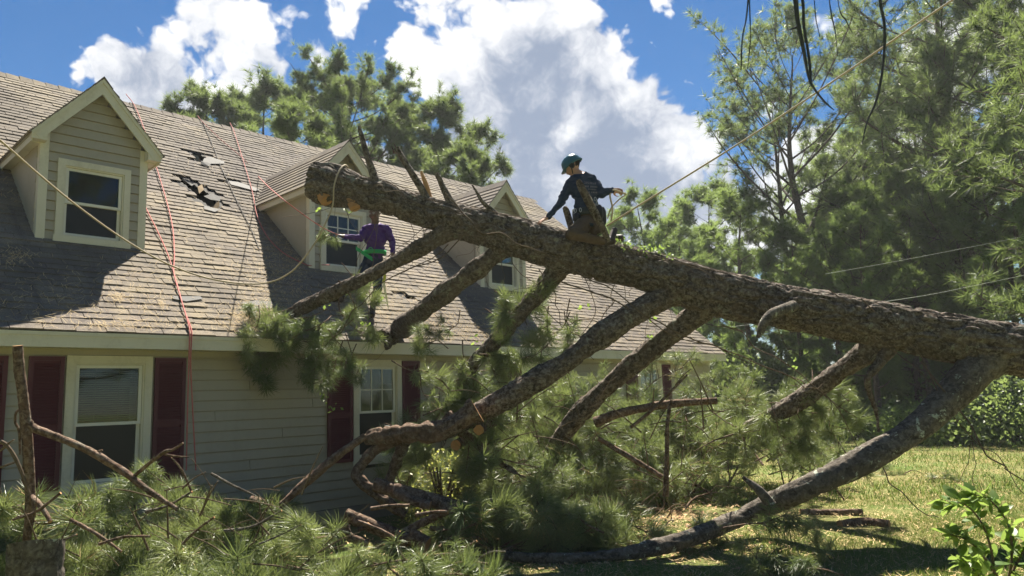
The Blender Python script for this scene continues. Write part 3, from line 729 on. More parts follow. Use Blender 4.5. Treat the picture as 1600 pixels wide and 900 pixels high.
L8 = limb('limb', [(1555, 545, 8.5, 66), (1520, 583, 8.4, 60), (1480, 625, 8.3, 54), (1420, 678, 8.15, 52), (1340, 724, 8.0, 48), (1260, 762, 7.85, 45), (1180, 798, zz_(1180, 798, .30), 40), (1090, 836, zz_(1090, 836, .16), 36), (1000, 860, zz_(1000, 860, .10), 30), (900, 872, zz_(900, 872, .06), 23), (800, 870, zz_(800, 870, .06), 18), (700, 858, zz_(700, 858, .08), 13)], mat='bark_lichen', seed=16, n=220, bark=.011)
limb('limb', [(1160, 745, 7.85, 6), (1185, 765, 7.78, 14), (1205, 790, 7.75, 18)], mat='bark_lichen', seg=14, n=30, seed=17, bark=.005)
L9 = limb('broken_limb', [(1240, 478, 8.75, 18), (1222, 484, 8.6, 17), (1203, 492, 8.5, 15), (1192, 508, 8.45, 14), (1184, 528, 8.45, 7)], mat='bark_lichen', seg=16, n=40, seed=18, bark=.006, freq=3)
LB = limb('limb', [(745, 640, 8.8, 34), (690, 672, 8.65, 42), (640, 676, 8.55, 38), (600, 680, 8.5, 33), (575, 686, 8.48, 31)], mat='bark_red', seed=20, n=80, cut=True)
LC = limb('limb', [(625, 682, 8.5, 20), (590, 700, 8.45, 26), (558, 738, 8.4, 24), (580, 765, 8.4, 24), (605, 785, 8.4, 22), (632, 806, 8.4, 18)], mat='bark_red', seed=22, n=80)
LD = limb('limb', [(695, 655, 8.7, 26), (735, 685, 8.6, 20), (780, 722, 8.5, 14), (828, 752, 8.45, 8)], mat='bark_red', seed=24, n=60)
limb('limb', [(635, 680, 8.6, 24), (628, 700, 8.7, 24), (612, 740, 8.8, 22), (600, 770, 8.85, 20)], seed=26, n=40)
# snapped stubs along the upper side
for k, pts in enumerate(([(588, 290, 10.0, 18), (583, 272, 10.0, 13), (573, 240, 10.0, 10), (565, 212, 10.02, 8), (561, 197, 10.02, 5)],
                         [(668, 318, 9.9, 17), (660, 298, 9.9, 12), (642, 268, 9.9, 11), (628, 246, 9.9, 10), (620, 231, 9.9, 9)],
                         [(712, 330, 9.85, 20), (702, 312, 9.85, 13), (692, 292, 9.85, 10), (682, 270, 9.85, 8)],
                         [(790, 348, 9.7, 14), (775, 334, 9.7, 9), (755, 316, 9.7, 7), (738, 289, 9.7, 3)],
                         [(600, 298, 10.05, 14), (590, 283, 10.05, 12), (583, 272, 10.05, 10)])):
    limb('branch_stub', pts, seg=18, n=36, seed=30 + k, bark=.006, freq=2.6)
limb('branch_stub', [(672, 312, 9.95, 9), (666, 290, 9.95, 8), (658, 268, 9.95, 4)], mat='cut', seg=8, n=16, bark=.003, label='pale splintered stub on top of the trunk')
for xx in ((619, 232), (625, 236), (615, 236)): limb('splinter', [(xx[0] + 1, 240, 9.9, 4), (xx[0], xx[1], 9.9, 3), (xx[0] - 3, xx[1] - 7, 9.9, 1)], mat='bark_red', seg=6, n=8, bark=0)
limb('branch_stub', [(895, 362, 9.62, 13), (889, 343, 9.62, 11), (884, 328, 9.62, 10), (880, 324, 9.62, 5)], mat='bark', seg=14, n=20, bark=.004, freq=2.6)
limb('branch_stub', [(893, 356, 9.63, 9), (888, 340, 9.63, 6), (884, 322, 9.63, 3)], mat='bark', seg=10, n=16, bark=.003, freq=2.6)
limb('broken_branch', [(951, 377, 9.18, 9), (936, 345, 9.1, 12), (920, 315, 9.05, 13), (908, 292, 9.02, 12), (903, 281, 9.02, 7)], mat='bark', seg=16, n=40, bark=.005, freq=2.4)
# sawn limb stubs on the underside
for (x, y, Z, r, h_) in ((508, 309, 9.40, 11, .045), (552, 318, 9.38, 9, .07)):
    mb = MB(); a = pt(x, y, Z + .06); b = a + np.array([.03, -.02, -h_]); tube(mb, smooth_path([a + (a - b), a, b], 8), r / F_PX * Z * np.array([1, 1, 1, 1, 1, 1, 1, .97]), 18, .004, 3, capmat=1, mat=1); fb(mb, 'cut_limb_stub', [M['bark_red'], M['cut']])
# vine stems and dead twigs clinging to the trunk
g = np.random.default_rng(77)
def wire(name, pts, w, mat='twig', n=40, wob=.05, seed=0, par=True, seg=5):
    A = np.array([[*pt(x, y, Z - (dlt(x) if len(pts) > 3 and Z > 8.8 else 0)), 0] for x, y, Z in pts]); Q = smooth_path(A, n)[:, :3]
    t = np.linspace(0, 1, n) * len(pts) * 1.8; q = np.stack([t, t * 0 + seed * 3.7, t * 0], 1)
    Q = Q + (np.stack([vnoise(q), vnoise(q + 40), vnoise(q + 80)], 1) - .5) * wob
    mb = MB(); tube(mb, Q, np.linspace(w, w * .6, n), seg, mat=0)
    if par: return fb(mb, name, M[mat])
    return mb, Q
def on_trunk(frac, ang, lift=.012):
    """a spot on the trunk skin: fraction along it, angle from the top towards the camera"""
    i = min(len(trunk_path) - 2, int(frac * (len(trunk_path) - 1))); T = unit(trunk_path[i + 1] - trunk_path[i])
    sd = unit(np.cross(T, [0, 0, 1.])); 
    if sd[1] > 0: sd = -sd
    up = np.cross(sd, T); up = up if up[2] > 0 else -up
    return trunk_path[i] + (up * math.cos(ang) + sd * math.sin(ang)) * (trunk_rad[i] + lift)
def skin_wire(f0, f1, a0, a1, w, turns=0., mat='twig', seed=0):
    n = 60; t = np.linspace(0, 1, n); q = np.stack([t * 7, t * 0 + seed * 2.3, t * 0], 1); jit = (vnoise(q) - .5) * 1.0
    mb = MB(); tube(mb, np.array([on_trunk(f0 + (f1 - f0) * x, a0 + (a1 - a0) * x + j) for x, j in zip(t, jit)]), np.linspace(w, w * .7, n), 5); return fb(mb, 'vine_stem', M[mat])
for k in range(13):
    f0 = g.uniform(.02, .55); skin_wire(f0, min(.72, f0 + g.uniform(.08, .25)), g.uniform(-.3, 1.8), g.uniform(.2, 2.3), g.uniform(.003, .007), seed=k)
for k, (pts, w) in enumerate((([(700, 300, 9.6), (735, 350, 9.4), (790, 372, 9.3), (840, 392, 9.25), (900, 425, 9.2), (960, 445, 9.2)], .009),
                              ([(880, 436, 9.3), (960, 470, 9.1), (1030, 505, 9.1), (1090, 535, 9.2), (1160, 553, 9.3), (1250, 600, 9.4), (1290, 618, 9.4)], .010),
                              ([(905, 425, 9.3), (960, 455, 9.0), (1040, 520, 9.1), (1110, 540, 9.2), (1180, 570, 9.3)], .008),
                              ([(1130, 505, 9.2), (1190, 545, 9.2), (1260, 592, 9.2), (1310, 640, 9.0), (1340, 700, 8.8)], .007),
                              ([(970, 515, 9.4), (920, 500, 9.3), (880, 505, 9.2), (850, 480, 9.2), (820, 465, 9.3)], .006),
                              ([(960, 470, 9.3), (925, 520, 9.2), (890, 545, 9.1)], .006),
                              ([(845, 420, 9.4), (870, 470, 9.3), (880, 510, 9.2)], .007), ([(760, 375, 9.5), (700, 370, 9.4), (655, 385, 9.4), (620, 372, 9.5)], .006),
                              ([(735, 362, 9.5), (690, 400, 9.4), (640, 420, 9.4), (590, 445, 9.6), (560, 480, 9.7), (535, 510, 10.), (518, 535, 10.1)], .008),
                              ([(700, 385, 9.5), (670, 405, 9.5), (630, 425, 9.4), (600, 430, 9.4)], .007), ([(585, 340, 9.9), (583, 420, 9.8), (578, 500, 9.8)], .004),
                              ([(1290, 455, 8.5), (1340, 490, 8.4), (1400, 545, 8.35), (1450, 590, 8.3), (1500, 640, 8.1)], .006), ([(1345, 465, 8.4), (1395, 510, 8.3), (1440, 560, 8.25), (1480, 640, 8.1), (1520, 690, 8.0), (1560, 720, 7.9), (1605, 775, 7.7)], .007),
                              ([(1440, 565, 8.2), (1500, 640, 8.0), (1540, 705, 7.8), (1575, 735, 7.7), (1610, 760, 7.6)], .010),
                              ([(1370, 715, 7.9), (1400, 760, 7.7), (1435, 795, 7.6), (1470, 808, 7.5)], .007), ([(1520, 660, 8.), (1527, 720, 7.9), (1519, 745, 7.9), (1523, 768, 7.9)], .004), ([(1518, 690, 8.), (1508, 730, 7.9), (1480, 775, 7.8)], .004),
                              ([(1205, 500, 8.6), (1150, 515, 8.7), (1090, 500, 8.9), (1000, 470, 9.)], .005), ([(900, 410, 9.2), (930, 480, 9.1), (905, 530, 9.1), (930, 560, 9.1)], .005),
                              ([(1010, 440, 9.), (1015, 480, 9.), (1000, 560, 9.1)], .004), ([(795, 385, 9.4), (812, 420, 9.35), (862, 470, 9.3)], .006), ([(600, 330, 9.8), (555, 430, 9.8), (560, 520, 9.9)], .004))):
    wire('dead_twig', pts, w, seed=k, wob=.07)
for k in range(34):   # short dead twigs under the trunk
    i = int(g.uniform(40, 440)); a = trunk_path[i] + np.array([0, -trunk_rad[i] * .8, -trunk_rad[i] * .5]); x, y, Zp = scr(a)
    dx, dy = g.normal(0, 45), abs(g.normal(30, 25)) + 12
    wire('dead_twig', [(x, y, Zp), (x + dx * .4, y + dy * .6, Zp - .05), (x + dx, y + dy, Zp - .1)], g.uniform(.002, .005), seed=50 + k, n=16, wob=.08, seg=4)
for k in range(50):   # bare twiglets on the upper crown limbs
    Lq = (L1, L2, L3, L4, L5, L6)[k % 6]; i = int(g.uniform(30, len(Lq) - 1)); x, y, Zp = scr(Lq[i, :3]); a_ = g.uniform(0, 6.28); l_ = g.uniform(18, 55)
    wire('dead_twig', [(x, y, Zp), (x + math.cos(a_) * l_ * .5, y + math.sin(a_) * l_ * .5, Zp - .2), (x + math.cos(a_ + .5) * l_, y + math.sin(a_ + .5) * l_ + 6, Zp - .25)], g.uniform(.002, .004), seed=120 + k, n=14, wob=.06, seg=4)
# green sprays still on the limbs: position pixel, depth, direction
def spray(px, py, Z, n, spread=(25, 20), down=.6, kits=BR_S, sc=1., side=0.):
    for _ in range(n):
        x, y = px + g.normal(0, spread[0]), py + g.normal(0, spread[1])
        d = unit(np.array([g.normal(side, .7), g.normal(-.15, .5), -down + g.normal(0, .45)]))
        o = put_branch(kits[int(g.integers(len(kits)))], pt(x, y, Z + g.normal(0, .12)) - d * .3, d, g.uniform(0, 6.28), sc * g.uniform(.7, 1.1), fallen, 'twig')
for a in ((430, 512, zr(430, 512, .15), 6, (30, 10), .15), (400, 505, zr(400, 505, .15), 5, (18, 8), .1), (515, 530, 9.7, 4, (25, 22), .7), (545, 550, 9.65, 4, (18, 26), .9), (470, 520, 9.75, 5, (20, 12), .5), (395, 530, 9.75, 3, (12, 20), 1.),
          (560, 480, 9.7, 2, (16, 25), .9), (685, 600, 9.5, 6, (28, 30), .3), (735, 590, 9.4, 6, (24, 28), .3), (665, 640, 9.3, 6, (24, 22), .3), (800, 470, 9.5, 5, (16, 14), .6), (880, 510, 9.15, 4, (14, 18), .9), (775, 560, 9.4, 3, (14, 14), .3),
          (1240, 640, 9.4, 5, (34, 26), .4), (1180, 660, 9.6, 5, (34, 26), .3), (1290, 640, 9.3, 4, (24, 22), .7)): spray(*a)
put_branch(BR_S[1], pt(545, 366, 10.2), unit([-1, 0, -.1]), 0., .6, fallen, 'twig')
for a in ((760, 690, 8.5, 4, (30, 22), .3), (1150, 832, 7.45, 2, (20, 6), .2)): spray(*a)
# small green vine leaves on the trunk, the limbs and the wall
def leaf_cluster(C, n, size, spread, name, mat, par=None):
    k = len(C) * n; c = np.repeat(np.asarray(C), n, 0) + g.normal(0, spread, (k, 3)); d = unit(g.normal(size=(k, 3)) + np.array([0, -.3, .2])); s = unit(np.cross(d, g.normal(size=(k, 3))))
    l = size * g.uniform(.6, 1.2, k)[:, None]; nr = np.cross(d, s)
    V = np.stack([c, c + d * l * .5 + s * l * .32 + nr * l * .05, c + d * l, c + d * l * .5 - s * l * .32 + nr * l * .05], 1).reshape(-1, 3); o = np.arange(k)[:, None] * 4
    mb = MB(); t_ = g.uniform(0, 1, k); mb.add(V, np.hstack([o, o + 1, o + 2]), t_); mb.order.append((np.hstack([o, o + 2, o + 3]), t_, np.zeros(k, int)))
    return mb
_x = np.array([scr(q)[0] for q in trunk_path]); _f = lambda px: int(np.argmin(abs(_x - px))) / (len(trunk_path) - 1)
C = [on_trunk(f, a, .03) for f in np.linspace(_f(925), _f(1035), 26) for a in (-.2, .3, .7)]
fb(leaf_cluster(C[::2], 5, .05, .04, '', ''), 'vine_leaves', M['leaf'], False, kind='stuff')
C = [pt(x + g.normal(0, 6), y + g.normal(0, 6), Z) for x, y, Z in ((515, 625, 9.6), (513, 630, 9.6), (505, 595, 9.6), (407, 575, 9.7), (404, 570, 9.7), (752, 540, 9.5), (745, 537, 9.5), (1017, 502, 9.1), (1020, 520, 9.1), (1035, 540, 9.1), (930, 482, 9.2), (1236, 580, 9.2), (573, 505, 9.8), (598, 455, 9.8), (508, 475, 10), (545, 322, 9.9), (505, 318, 9.8))]
fb(leaf_cluster(C, 7, .065, .035, '', ''), 'vine_leaves', M['leaf'], False, kind='stuff')

# ------------------------------------------------------------------ people
def jl(px, py, Z): return pt(px, py, Z)
def limb_pts(a, b, ra, rb, step=.35):
    a = np.asarray(a, float); b = np.asarray(b, float); d = np.linalg.norm(b - a); n = max(2, int(d / (min(ra, rb) * step)) + 1)
    t = np.linspace(0, 1, n)[:, None]; return np.hstack([a + (b - a) * t, ra + (rb - ra) * t])
def ell(c, axes, sizes):                        # an ellipsoid: centre, 3 axis vectors, radii
    return ('e', np.asarray(c, float), np.asarray(axes, float), np.asarray(sizes, float))
_ico = bmesh_ico = None
import bmesh
def ico_data(sub=2):
    b = bmesh.new(); bmesh.ops.create_icosphere(b, subdivisions=sub, radius=1); v = np.array([x.co[:] for x in b.verts]); f = np.array([[y.index for y in x.verts] for x in b.faces]); b.free(); return v, f
IV, IF = ico_data(2); IV1, IF1 = ico_data(1)
def body(name, prims, voxel, mats, tags, org, smooth=4, fold=.0):
    """prims: list of (tag, chain of x y z r | ellipsoid). One continuous skin; each face takes the material of the nearest prim."""
    mb = MB(); refs = []
    for tg, p in prims:
        if isinstance(p, tuple):
            _, c, A, sz = p; v = (IV * sz) @ A + c; mb.add(v, IF); u = np.vstack([v, (IV * sz * .6) @ A + c]); refs.append((tg, u, np.zeros(len(u))))
        else:
            iv, fi = (IV1, IF1) if p[0, 3] < .02 else (IV, IF)
            for q in p: mb.add(iv * q[3] + q[:3], fi)
            refs.append((tg, p[:, :3], p[:, 3]))
    me = mb.mesh(name, mats[0], True, org); o = bpy.data.objects.new(name, me); COL.objects.link(o); o.location = org
    md = o.modifiers.new('r', 'REMESH'); md.mode = 'VOXEL'; md.voxel_size = voxel
    md2 = o.modifiers.new('s', 'SMOOTH'); md2.iterations = smooth; md2.factor = .5
    dg = bpy.context.evaluated_depsgraph_get(); me2 = bpy.data.meshes.new_from_object(o.evaluated_get(dg)); o.modifiers.clear(); o.data = me2
    me2.materials.clear()
    for m_ in mats: me2.materials.append(m_)
    n = len(me2.polygons); c = np.zeros(n * 3); me2.polygons.foreach_get('center', c); c = c.reshape(-1, 3) + org
    best = np.full(n, 1e9); idx = np.zeros(n, int)
    for tg, P_, rr in refs:
        d = np.full(n, 1e9)
        for k in range(0, len(P_), 1):
            d = np.minimum(d, np.linalg.norm(c - P_[k], axis=1) - rr[k])
        up = d < best; best[up] = d[up]; idx[up] = tags[tg]
    me2.polygons.foreach_set('material_index', idx.astype(np.int32)); me2.polygons.foreach_set('use_smooth', np.ones(n, bool))
    if fold:                                     # cloth folds: push the skin in and out where it is cloth
        nv = len(me2.vertices); co = np.zeros(nv * 3); me2.vertices.foreach_get('co', co); co = co.reshape(-1, 3); no = np.zeros(nv * 3); me2.vertices.foreach_get('normal', no); no = no.reshape(-1, 3)
        cl = np.zeros(nv, bool)
        li = np.zeros(len(me2.loops), np.int32); me2.loops.foreach_get('vertex_index', li); tot = np.zeros(n, np.int32); me2.polygons.foreach_get('loop_total', tot)
        cl[li[np.repeat(np.isin(idx, [1, 2]), tot)]] = True
        d = (vnoise(co * np.array([16, 16, 26])) - .5) + .5 * (vnoise(co * np.array([38, 38, 50]) + 7) - .5)
        co = co + no * (d * fold * cl)[:, None]; me2.vertices.foreach_set('co', co.astype(np.float32).ravel()); me2.update()
    return o
def hand(wrist, fdir, pn, side, size=1., curl=.5, spread=.12):
    """palm + four fingers + thumb. fdir: along the fingers, pn: palm normal (towards what it touches), side: +1/-1 where the thumb leaves"""
    f = unit(fdir); n = unit(np.asarray(pn) - f * (np.asarray(pn) @ f)); s = np.cross(n, f) * side; w = np.asarray(wrist, float); out = []
    knuck = []
    for k, off in enumerate((-.030, -.010, .010, .029)):
        a = w + s * off * .7 * size + f * .02 * size; b = w + s * off * size + f * .085 * size; out.append(limb_pts(a, b, .013 * size, .012 * size, .6)); knuck.append(b)
    for k, (b, ln) in enumerate(zip(knuck, (.060, .074, .080, .072))):
        d = unit(f + s * (k - 1.5) * spread); a = b; c = curl
        for seg in range(3):
            c2 = c * (seg + .6) * .55; dd = unit(d * math.cos(c2) + n * math.sin(c2)); e = a + dd * ln * (.45, .32, .23)[seg] * size
            out.append(limb_pts(a, e, .0095 * size, .008 * size, .7)); a = e
    a = w + s * .026 * size + f * .025 * size; b = a + unit(s * .8 + f * .7 + n * .25) * .04 * size; c = b + unit(s * .25 + f * .9 + n * .45) * .032 * size; e = c + unit(f + n * .7) * .024 * size
    out += [limb_pts(a, b, .014 * size, .011 * size, .6), limb_pts(b, c, .0105 * size, .0095 * size, .6), limb_pts(c, e, .0095 * size, .008 * size, .6)]
    return out
def head(c, fwd, up, skin='skin', hair='hair', r=.105):
    """skull, jaw, nose, eye sockets, ears, mouth; c = middle of the head"""
    f = unit(fwd); u = unit(np.asarray(up) - f * (np.asarray(up) @ f)); s = np.cross(f, u); A = np.array([s, f, u]); P = []
    P.append((hair, ell(c + u * .025 - f * .015, A, (.074, .092, .092))))
    P.append((skin, ell(c - u * .01 + f * .018, A, (.068, .078, .088))))
    P.append((skin, ell(c - u * .075 + f * .038, A, (.048, .052, .042))))
    P.append((skin, limb_pts(c + f * .093 + u * .005, c + f * .110 - u * .030, .010, .015, .5)))
    P.append((skin, limb_pts(c + f * .093 - u * .030 + s * .010, c + f * .093 - u * .030 - s * .010, .012, .012, .5)))
    for k in (-1, 1):
        P.append((skin, limb_pts(c + f * .082 + u * .028 + s * k * .014, c + f * .074 + u * .028 + s * k * .05, .013, .011, .5)))   # brow
        P.append(('eye', limb_pts(c + f * .083 + s * k * .031 + u * .004, c + f * .084 + s * k * .031 + u * .004, .0115, .0115, .5)))
        P.append((skin, ell(c - f * .005 + s * k * .076 - u * .005, A, (.010, .020, .032))))
        P.append((skin, ell(c + f * .055 + s * k * .04 - u * .035, A, (.024, .03, .03))))
    P.append(('lip', limb_pts(c + f * .094 - u * .058 + s * .017, c + f * .094 - u * .058 - s * .017, .0085, .0085, .5)))
    return P
M['skin_light'] = flat('light_skin', (.44, .25, .17), .55, .35, 0, .15); M['skin_dark'] = flat('dark_skin', (.13, .072, .048), .5, .4, 0, .15)
M['hair'] = flat('dark_hair', (.02, .015, .012), .7); M['eye'] = flat('eye', (.25, .22, .2), .3, .5, 0, .05); M['lip'] = flat('lip', (.22, .09, .08), .5)
M['navy'] = flat('navy_sweatshirt', (.020, .038, .075), .9, .1, 0, .3, 40); M['khaki'] = flat('khaki_trousers', (.12, .082, .05), .9, .1, 0, .3, 30); M['boot'] = flat('leather_boot', (.045, .03, .02), .6)
M['purple'] = flat('purple_shirt', (.070, .024, .17), .8, .2, 0, .25, 30); M['jean'] = flat('dark_denim', (.022, .035, .075), .9, .1, 0, .3, 40)
M['teal'] = flat('teal_helmet', (.012, .095, .125), .3, .5, 0, .1); M['green_web'] = flat('green_webbing', (.02, .36, .10), .6, .3, 0, .15); M['steel'] = flat('steel', (.55, .55, .55), .3, .5, .9, .1)
M['black'] = flat('black_plastic', (.015, .015, .017), .5); M['print'] = flat('pale_print', (.15, .15, .19), .9, .1, 0, .3); M['web_dark'] = flat('dark_webbing', (.02, .03, .03), .8); M['yellow'] = flat('yellow_plastic', (.60, .60, .06), .4)
# -- the climber kneeling astride the trunk (back to us, looking down to his right hand side of the trunk's tip)
Zk = 9.14
away = unit(ray(915, 320)); away[2] = 0; away = unit(away); rt = np.array([away[1], -away[0], 0]); UP = np.array([0, 0, 1.])
J = lambda x, y, dz=0.: pt(x, y, Zk + dz)
pel, wai, che, uch, nk, hd = J(918, 346, .02), J(916, 322, .0), J(913, 298, .03), J(910, 282, .07), J(902, 272, .09), J(895, 260, .12)
tors = np.array([rt, away, UP])
PR = []
PR += [('shirt', ell(che, np.array([unit(rt + UP * -.08), away, unit(UP + rt * -.1)]), (.185, .125, .19))), ('shirt', ell(wai, tors, (.155, .115, .17))), ('shirt', ell(uch + rt * .01, np.array([unit(rt + UP * -.05), away, UP]), (.185, .105, .10))),
       ('trouser', ell(pel, tors, (.175, .145, .14)))]
PR.append(('skin', limb_pts(uch + UP * .05, hd - UP * .05, .058, .054)))
sl_, sr_ = J(891, 287, .08), J(930, 287, .05)
el_, wr_l = J(877, 315, .0), J(857, 339, -.02)
er_, wr_r = J(940, 303, -.05), J(956, 297, -.03)
PR += [('shirt', limb_pts(sl_, el_, .068, .054)), ('shirt', limb_pts(el_, wr_l, .052, .036)), ('shirt', limb_pts(sr_, er_, .068, .054)), ('shirt', limb_pts(er_, wr_r, .052, .038)), ('shirt', limb_pts(uch, sl_, .085, .07)), ('shirt', limb_pts(uch, sr_, .085, .07))]
for h_ in hand(wr_l, pt(846, 345, Zk - .02) - wr_l, np.array([.1, .5, -1]), 1, 1., .35, .22): PR.append(('skin', h_))
for h_ in hand(wr_r, pt(966, 298, Zk) - wr_r, np.array([.2, -.6, -.7]), -1, 1., 1.1, .1): PR.append(('skin', h_))
PR.append(('skin', limb_pts(wr_l, wr_l + unit(pt(846, 345, Zk) - wr_l) * .03, .028, .027))); PR.append(('skin', limb_pts(wr_r, wr_r + unit(pt(966, 298, Zk) - wr_r) * .03, .028, .027)))
kn_l, ft_l = J(893, 366, -.36), J(940, 377, -.36); hip_l = J(914, 350, -.10)
kn_r, ft_r = J(905, 378, .42), J(950, 374, .42); hip_r = J(930, 349, .12)
PR += [('trouser', limb_pts(hip_l, kn_l, .105, .078)), ('trouser', limb_pts(J(926, 352, .0), J(928, 356, -.05), .12, .12)), ('trouser', limb_pts(kn_l, ft_l, .070, .055)), ('trouser', limb_pts(hip_r, kn_r, .098, .075)), ('trouser', limb_pts(kn_r, ft_r, .072, .055)), ('boot', limb_pts(ft_l, J(956, 376, -.30), .052, .048)), ('boot', limb_pts(J(955, 374, -.30), J(960, 360, -.22), .045, .04)), ('boot', limb_pts(ft_r, J(970, 372, .40), .055, .05))]
hf = unit(-rt * .80 + away * .30 - UP * .50); hu = unit(UP * .9 - rt * .35)
PR += head(hd, hf, hu)
org = np.array([pel[0], pel[1], J(920, 378)[2]])
kneel = body('person', PR, .0085, [M['skin_light'], M['navy'], M['khaki'], M['boot'], M['hair'], M['eye'], M['lip']], dict(skin=0, shirt=1, trouser=2, boot=3, hair=4, eye=5, lip=6), org, 4, .022)
tag(kneel, 'person in teal helmet and navy sweatshirt kneeling astride the fallen trunk holding a rope end', 'person')
def ch(mb, name, mats, par, o_, smooth=True): mb.v = [v - o_ for v in mb.v]; return mb.build(name, mats, par, smooth)
def dome(c, fwd, up, r, seg=28, rows=9, brim=.03):
    f = unit(fwd); u = unit(np.asarray(up) - f * (np.asarray(up) @ f)); s = np.cross(f, u); mb = MB(); V = []; 
    for i in range(rows + 1):
        a = math.pi / 2 * (1 - i / rows)
        for k in range(seg):
            t = 2 * math.pi * k / seg; rr = math.cos(a); ridge = 1 + .05 * (abs(math.sin(t * 4)) ** 6) * (rr < .9)
            V.append(c + (s * math.cos(t) * r * .88 + f * math.sin(t) * r * 1.12) * rr * ridge + u * math.sin(a) * r * .98 * ridge)
    for k in range(seg):
        t = 2 * math.pi * k / seg; b = 1 + brim / r * (.4 + .9 * max(0, math.sin(t)) ** 2); V.append(c + (s * math.cos(t) * r * .88 + f * math.sin(t) * r * 1.12) * b - u * .022)
    for k in range(seg):
        t = 2 * math.pi * k / seg; V.append(c + (s * math.cos(t) * r * .82 + f * math.sin(t) * r * 1.05) - u * .03)
    F = [(i * seg + k, (i + 1) * seg + k, (i + 1) * seg + (k + 1) % seg, i * seg + (k + 1) % seg) for i in range(rows + 2) for k in range(seg)]
    mb.add(V, F); return mb
ch(dome(hd + hu * .032 + hf * .0, hf, hu, .118), 'helmet', M['teal'], kneel, org)
s_ = np.cross(hf, hu)
for k in (-1, 1):
    mb = MB(); tube(mb, [hd + s_ * k * .085 + hu * .03 - hf * .01, hd + s_ * k * .075 - hu * .05 + hf * .01, hd - hu * .115 + hf * .04 + s_ * k * .02], [.007] * 3, 6); ch(mb, 'chin_strap', M['black'], kneel, org)
    mb = MB(); tube(mb, [hd + s_ * k * .082 - hf * .015 - hu * .012, hd + s_ * k * .112 - hf * .015 - hu * .012], [.036, .030], 14); ch(mb, 'ear_cup', M['black'], kneel, org)
def belt(c, A, rx, ry, z0, z1, seg=36):
    mb = MB(); V = []
    for zz, q in ((z0, 1.), (z1, 1.), (z1, .9), (z0, .9)):
        for k in range(seg):
            t = 2 * math.pi * k / seg; V.append(c + A[0] * math.cos(t) * rx * q + A[1] * math.sin(t) * ry * q + A[2] * zz)
    F = [(i * seg + k, i * seg + (k + 1) % seg, ((i + 1) % 4) * seg + (k + 1) % seg, ((i + 1) % 4) * seg + k) for i in range(4) for k in range(seg)]; mb.add(V, F); return mb
ch(belt(J(917, 333, .01), tors, .178, .148, -.045, .045), 'climbing_belt', M['web_dark'], kneel, org)
for hip, dzz in ((hip_l, -1), (hip_r, 1)): ch(belt(hip - UP * .03, np.array([rt, away, UP]), .112, .112, -.02, .02, 24), 'leg_loop', M['web_dark'], kneel, org)
for x, y, dz in ((899, 329, -.12), (898, 336, -.12), (907, 328, -.17), (930, 311, -.12), (933, 318, -.12), (929, 322, -.13)):
    mb = MB(); c = J(x, y, dz); t = np.linspace(0, 2 * np.pi, 15)[:-1]; tube(mb, np.array([c + rt * math.cos(a) * .012 + UP * math.sin(a) * .024 for a in np.append(t, t[:2])]), .004, 6); ch(mb, 'carabiner', M['steel'], kneel, org)
for x, y, dz, sx, sz in ((901, 340, -.13, .05, .05), (935, 332, -.10, .06, .09), (941, 338, .0, .05, .11)):
    mb = MB(); c = J(x, y, dz); tube(mb, [c + UP * sz, c + UP * sz * .5, c - UP * sz * .6, c - UP * sz], [sx * .6, sx, sx, sx * .7], 10); ch(mb, 'tool_pouch', M['black'], kneel, org)
mb = MB(); gg = np.random.default_rng(8)     # the worn print on the back: rows of unreadable lettering
for row, (yy, x0, x1) in enumerate(((283.5, 911, 931), (289.5, 914, 932), (294.5, 919, 931), (299, 920, 932))):
    x = x0
    while x < x1:
        wd_ = gg.uniform(1.0, 2.2); h_ = (3.6, 3.0, 1.8, 2.4)[row]
        if gg.random() < .88:
            a = [J(x, yy + (x - x0) * .06, -.0), J(x + wd_, yy + (x + wd_ - x0) * .06, 0), J(x + wd_, yy + h_ + (x + wd_ - x0) * .06, 0), J(x, yy + h_ + (x - x0) * .06, 0)]
            mb.add(a, [(0, 1, 2, 3)])
        x += wd_ + gg.uniform(.4, .9)
bvh_me = kneel
from mathutils.bvhtree import BVHTree
def to_skin(mb, o_, lift=.003):                 # lay flat print on the cloth
    me = o_.data; bv = BVHTree.FromPolygons([v.co[:] for v in me.vertices], [p.vertices[:] for p in me.polygons]); loc = np.array(o_.location); out = []
    for V in mb.v:
        W = []
        for v in V:
            r = unit(v - EYE); h_ = bv.ray_cast(Vector(EYE - loc), Vector(r))
            W.append(np.array(h_[0]) + loc - r * lift if h_[0] is not None else v)
        out.append(np.array(W))
    mb.v = out; return mb
ch(to_skin(mb, kneel), 'back_print', M['print'], kneel, org, False)
# -- the worker in purple on the roof
Zp_ = zr(585, 492, .0) - .05
Q = lambda x, y, dz=0.: pt(x, y, Zp_ + dz)
away2 = unit(ray(585, 400)); away2[2] = 0; away2 = unit(away2); rt2 = np.array([away2[1], -away2[0], 0]); A2 = np.array([rt2, away2, UP])
pel, wai, che, uch, hd2 = Q(583, 408, 0), Q(586, 391, -.02), Q(587, 371, -.04), Q(588, 357, -.04), Q(585, 333, -.06)
PR = [('shirt', ell(che, A2, (.185, .12, .17))), ('shirt', ell(wai, A2, (.155, .11, .14))), ('shirt', ell(uch, A2, (.19, .10, .09))), ('trouser', ell(pel, A2, (.165, .13, .14))), ('skin', limb_pts(uch + UP * .04, hd2 - UP * .06, .060, .056))]
sl_, sr_ = Q(572, 358, -.04), Q(604, 358, -.03); el_, wr_l = Q(563, 372, -.16), Q(540, 370, -.30); er_, wr_r = Q(613, 377, -.02), Q(614, 394, -.12)
